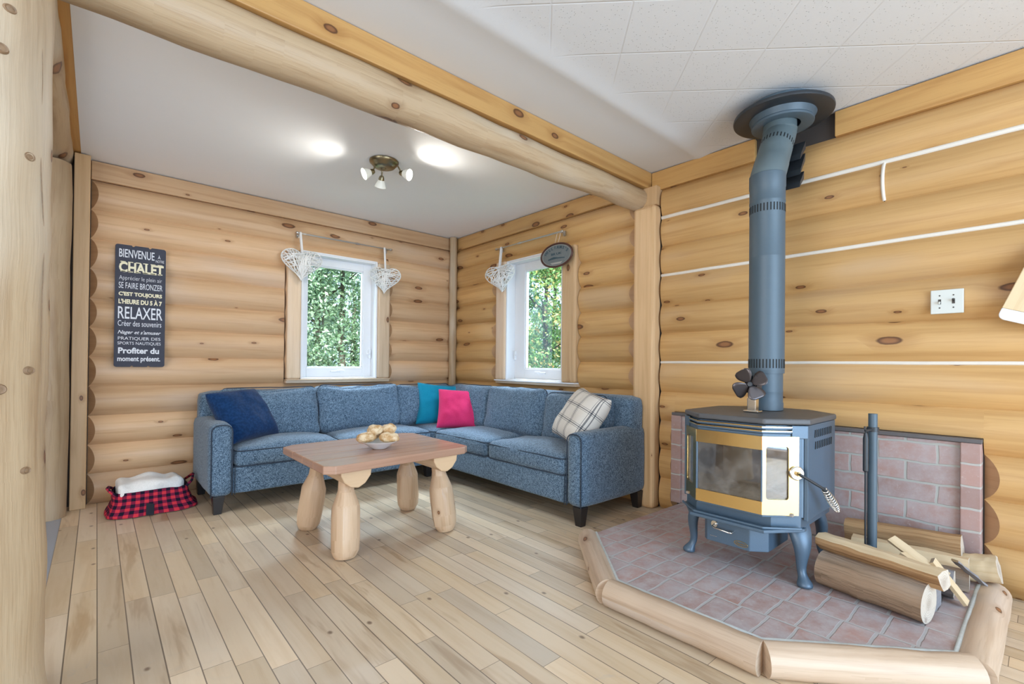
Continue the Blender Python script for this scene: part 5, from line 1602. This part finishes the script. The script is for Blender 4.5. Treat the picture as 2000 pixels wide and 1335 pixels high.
# ================================================================== CEILING LAMP
lc = Vector((1.545, 3.175, CEIL))
lp = thing('ceiling_light', 'antique brass ceiling light with three small lit spot heads', 'ceiling light', lc)
bm = BM(); lathe(bm, [(0, CEIL - .001), (.100, CEIL - .001), (.104, CEIL - .006), (.102, CEIL - .016), (.092, CEIL - .026), (.087, CEIL - .030), (.074, CEIL - .046), (.050, CEIL - .053), (.016, CEIL - .055), (.011, CEIL - .062), (0, CEIL - .063)], 48, Matrix.Translation((lc.x, lc.y, 0)))
obj('canopy', bm, ANTIQUE, lp, smooth=40)
heads = [((1.482, 3.210), (-.82, .12, -.42)), ((1.568, 3.258), (.12, .55, -.82)), ((1.638, 3.105), (.50, -.82, -.30))]
for i, (xy, dr_) in enumerate(heads):
    d = Vector(dr_).normalized()
    j = Vector((xy[0], xy[1], CEIL - .082))
    bm = BM(); tube(bm, [Vector((xy[0] * .85 + lc.x * .15, xy[1] * .85 + lc.y * .15, CEIL - .035)), j + Vector((0, 0, .015)), j], .0055, 8); lathe(bm, [(0, -.018), (.013, -.016), (.019, -.004), (.022, .014), (0, .014)], 18, facing(j + d * .012, d))
    hd = obj('spot_head', bm, ANTIQUE, lp, smooth=50)
    bm = BM(); lathe(bm, [(.020, .0), (.026, .014), (.034, .034), (.042, .056), (.0405, .056), (.032, .034), (.024, .014)], 24, facing(j + d * .022, d))
    obj('shade', bm, FROST, hd, smooth=50)
    bm = BM(); bmesh.ops.create_uvsphere(bm, u_segments=16, v_segments=10, radius=.026, matrix=Matrix.Translation(j + d * .058)); obj('bulb', bm, BULB, hd, smooth=180)
    l = light('spot_head_light', 'SPOT', j + d * .092, (16, 17, 15)[i], (1, .97, .90), target=j + d, size=.024, spot=156, blend=.9)

# ================================================================== BASKET WITH A TOWEL
bk = thing('fabric_basket', 'slouchy red and black checked fabric basket on the floor beside the sofa arm', 'basket', (.29, 4.2, 0))
def basket_mesh():
    bm = BM(); uvl = bm.loops.layers.uv.active
    cx, cy = .297, 4.22
    nz, na = 16, 72; rows = []
    for i in range(nz + 1):
        f = i / nz; row = []
        for k in range(na):
            a = 2 * PI * k / na
            ca, sa = math.cos(a), math.sin(a)
            e = .42
            ex = .215 * (abs(ca) ** e) * (1 if ca > 0 else -1); ey = .165 * (abs(sa) ** e) * (1 if sa > 0 else -1)
            sl = 1.0 + .13 * math.exp(-(f / .34) ** 2) - .02 * f
            z = .006 + .158 * f
            p = Vector((ex * sl, ey * sl, z))
            fold = noise.noise(Vector((p.x * 9, p.y * 9, z * 38))) * .014 * (1 - f) ** 1.2
            fold += .010 * math.sin(z * 105 + 2 * noise.noise(Vector((p.x * 7, p.y * 7, 0)))) * max(0, .55 - f)
            nrm = Vector((ca, sa, 0))
            p += nrm * fold
            z2 = p.z + (.012 * noise.noise(Vector((a * 2, 3, 0))) if f > .9 else 0) + .004 * noise.noise(Vector((p.x * 14, p.y * 14, 1))) * (0 < i < nz)
            # right end slumps outwards towards the sofa
            sx = 0.03 * max(0, ca) * (1 - f)
            row.append((bm.verts.new((cx + p.x + sx, cy + p.y, max(.002, z2))), f * .185, p.x, p.y))
        rows.append(row)
    per = [0.]
    top = rows[-1]
    for k in range(na): per.append(per[-1] + (top[(k + 1) % na][0].co - top[k][0].co).length)
    for i in range(nz):
        for k in range(na):
            k2 = (k + 1) % na
            f = bm.faces.new((rows[i][k][0], rows[i][k2][0], rows[i + 1][k2][0], rows[i + 1][k][0]))
            for l_, (kk, vv) in zip(f.loops, ((per[k], rows[i][k][1]), (per[k + 1], rows[i][k2][1]), (per[k + 1], rows[i + 1][k2][1]), (per[k], rows[i + 1][k][1]))): l_[uvl].uv = (kk, vv + .0235)
    inn = [bm.verts.new(v[0].co + Vector((-(v[0].co.x - cx) * .05, -(v[0].co.y - cy) * .05, 0))) for v in top]
    low = [bm.verts.new(Vector((cx + (v.co.x - cx) * .95, cy + (v.co.y - cy) * .95, .02))) for v in inn]
    for A, B in (([v[0] for v in top], inn), (inn, low)):
        for k in range(na): bm.faces.new((A[k], A[(k + 1) % na], B[(k + 1) % na], B[k]))
    bm.faces.new(low)
    return bm
obj('bag', basket_mesh(), BUFFALO, bk, smooth=180)
bm = BM()
tube(bm, [(.105, 4.075, .150), (.075, 4.09, .185), (.062, 4.15, .196), (.070, 4.22, .190), (.095, 4.28, .165)], .009, 8)
tube(bm, [(.490, 4.08, .155), (.530, 4.12, .188), (.548, 4.20, .215), (.552, 4.26, .205), (.515, 4.33, .16)], .009, 8)
obj('handle', bm, BUFFALO, bk, smooth=180)
bm = BM(); prism(bm, [(-.022, -.05), (.022, -.055), (.026, .02), (-.018, .03)], -.003, .003, facing((.282, 4.026, .058), (0, -1, .35)))
obj('bow_tab', bm, BLACKCLOTH, bk, bev=.003)
bm = puffy((.292, 4.22, .155), (.385, .29, .135), None, .055, (0, 0, .01), 22, 31, .020)
for v in bm.verts:
    v.co.z += .022 * noise.noise(Vector((v.co.x * 11, v.co.y * 8, 3))) + .012 * math.sin(v.co.x * 34 + 4 * v.co.y) * (v.co.z > .15)
tag(obj('towel', bm, TOWEL, smooth=180, sub=1), 'crumpled white towel filling the checked basket', 'towel')
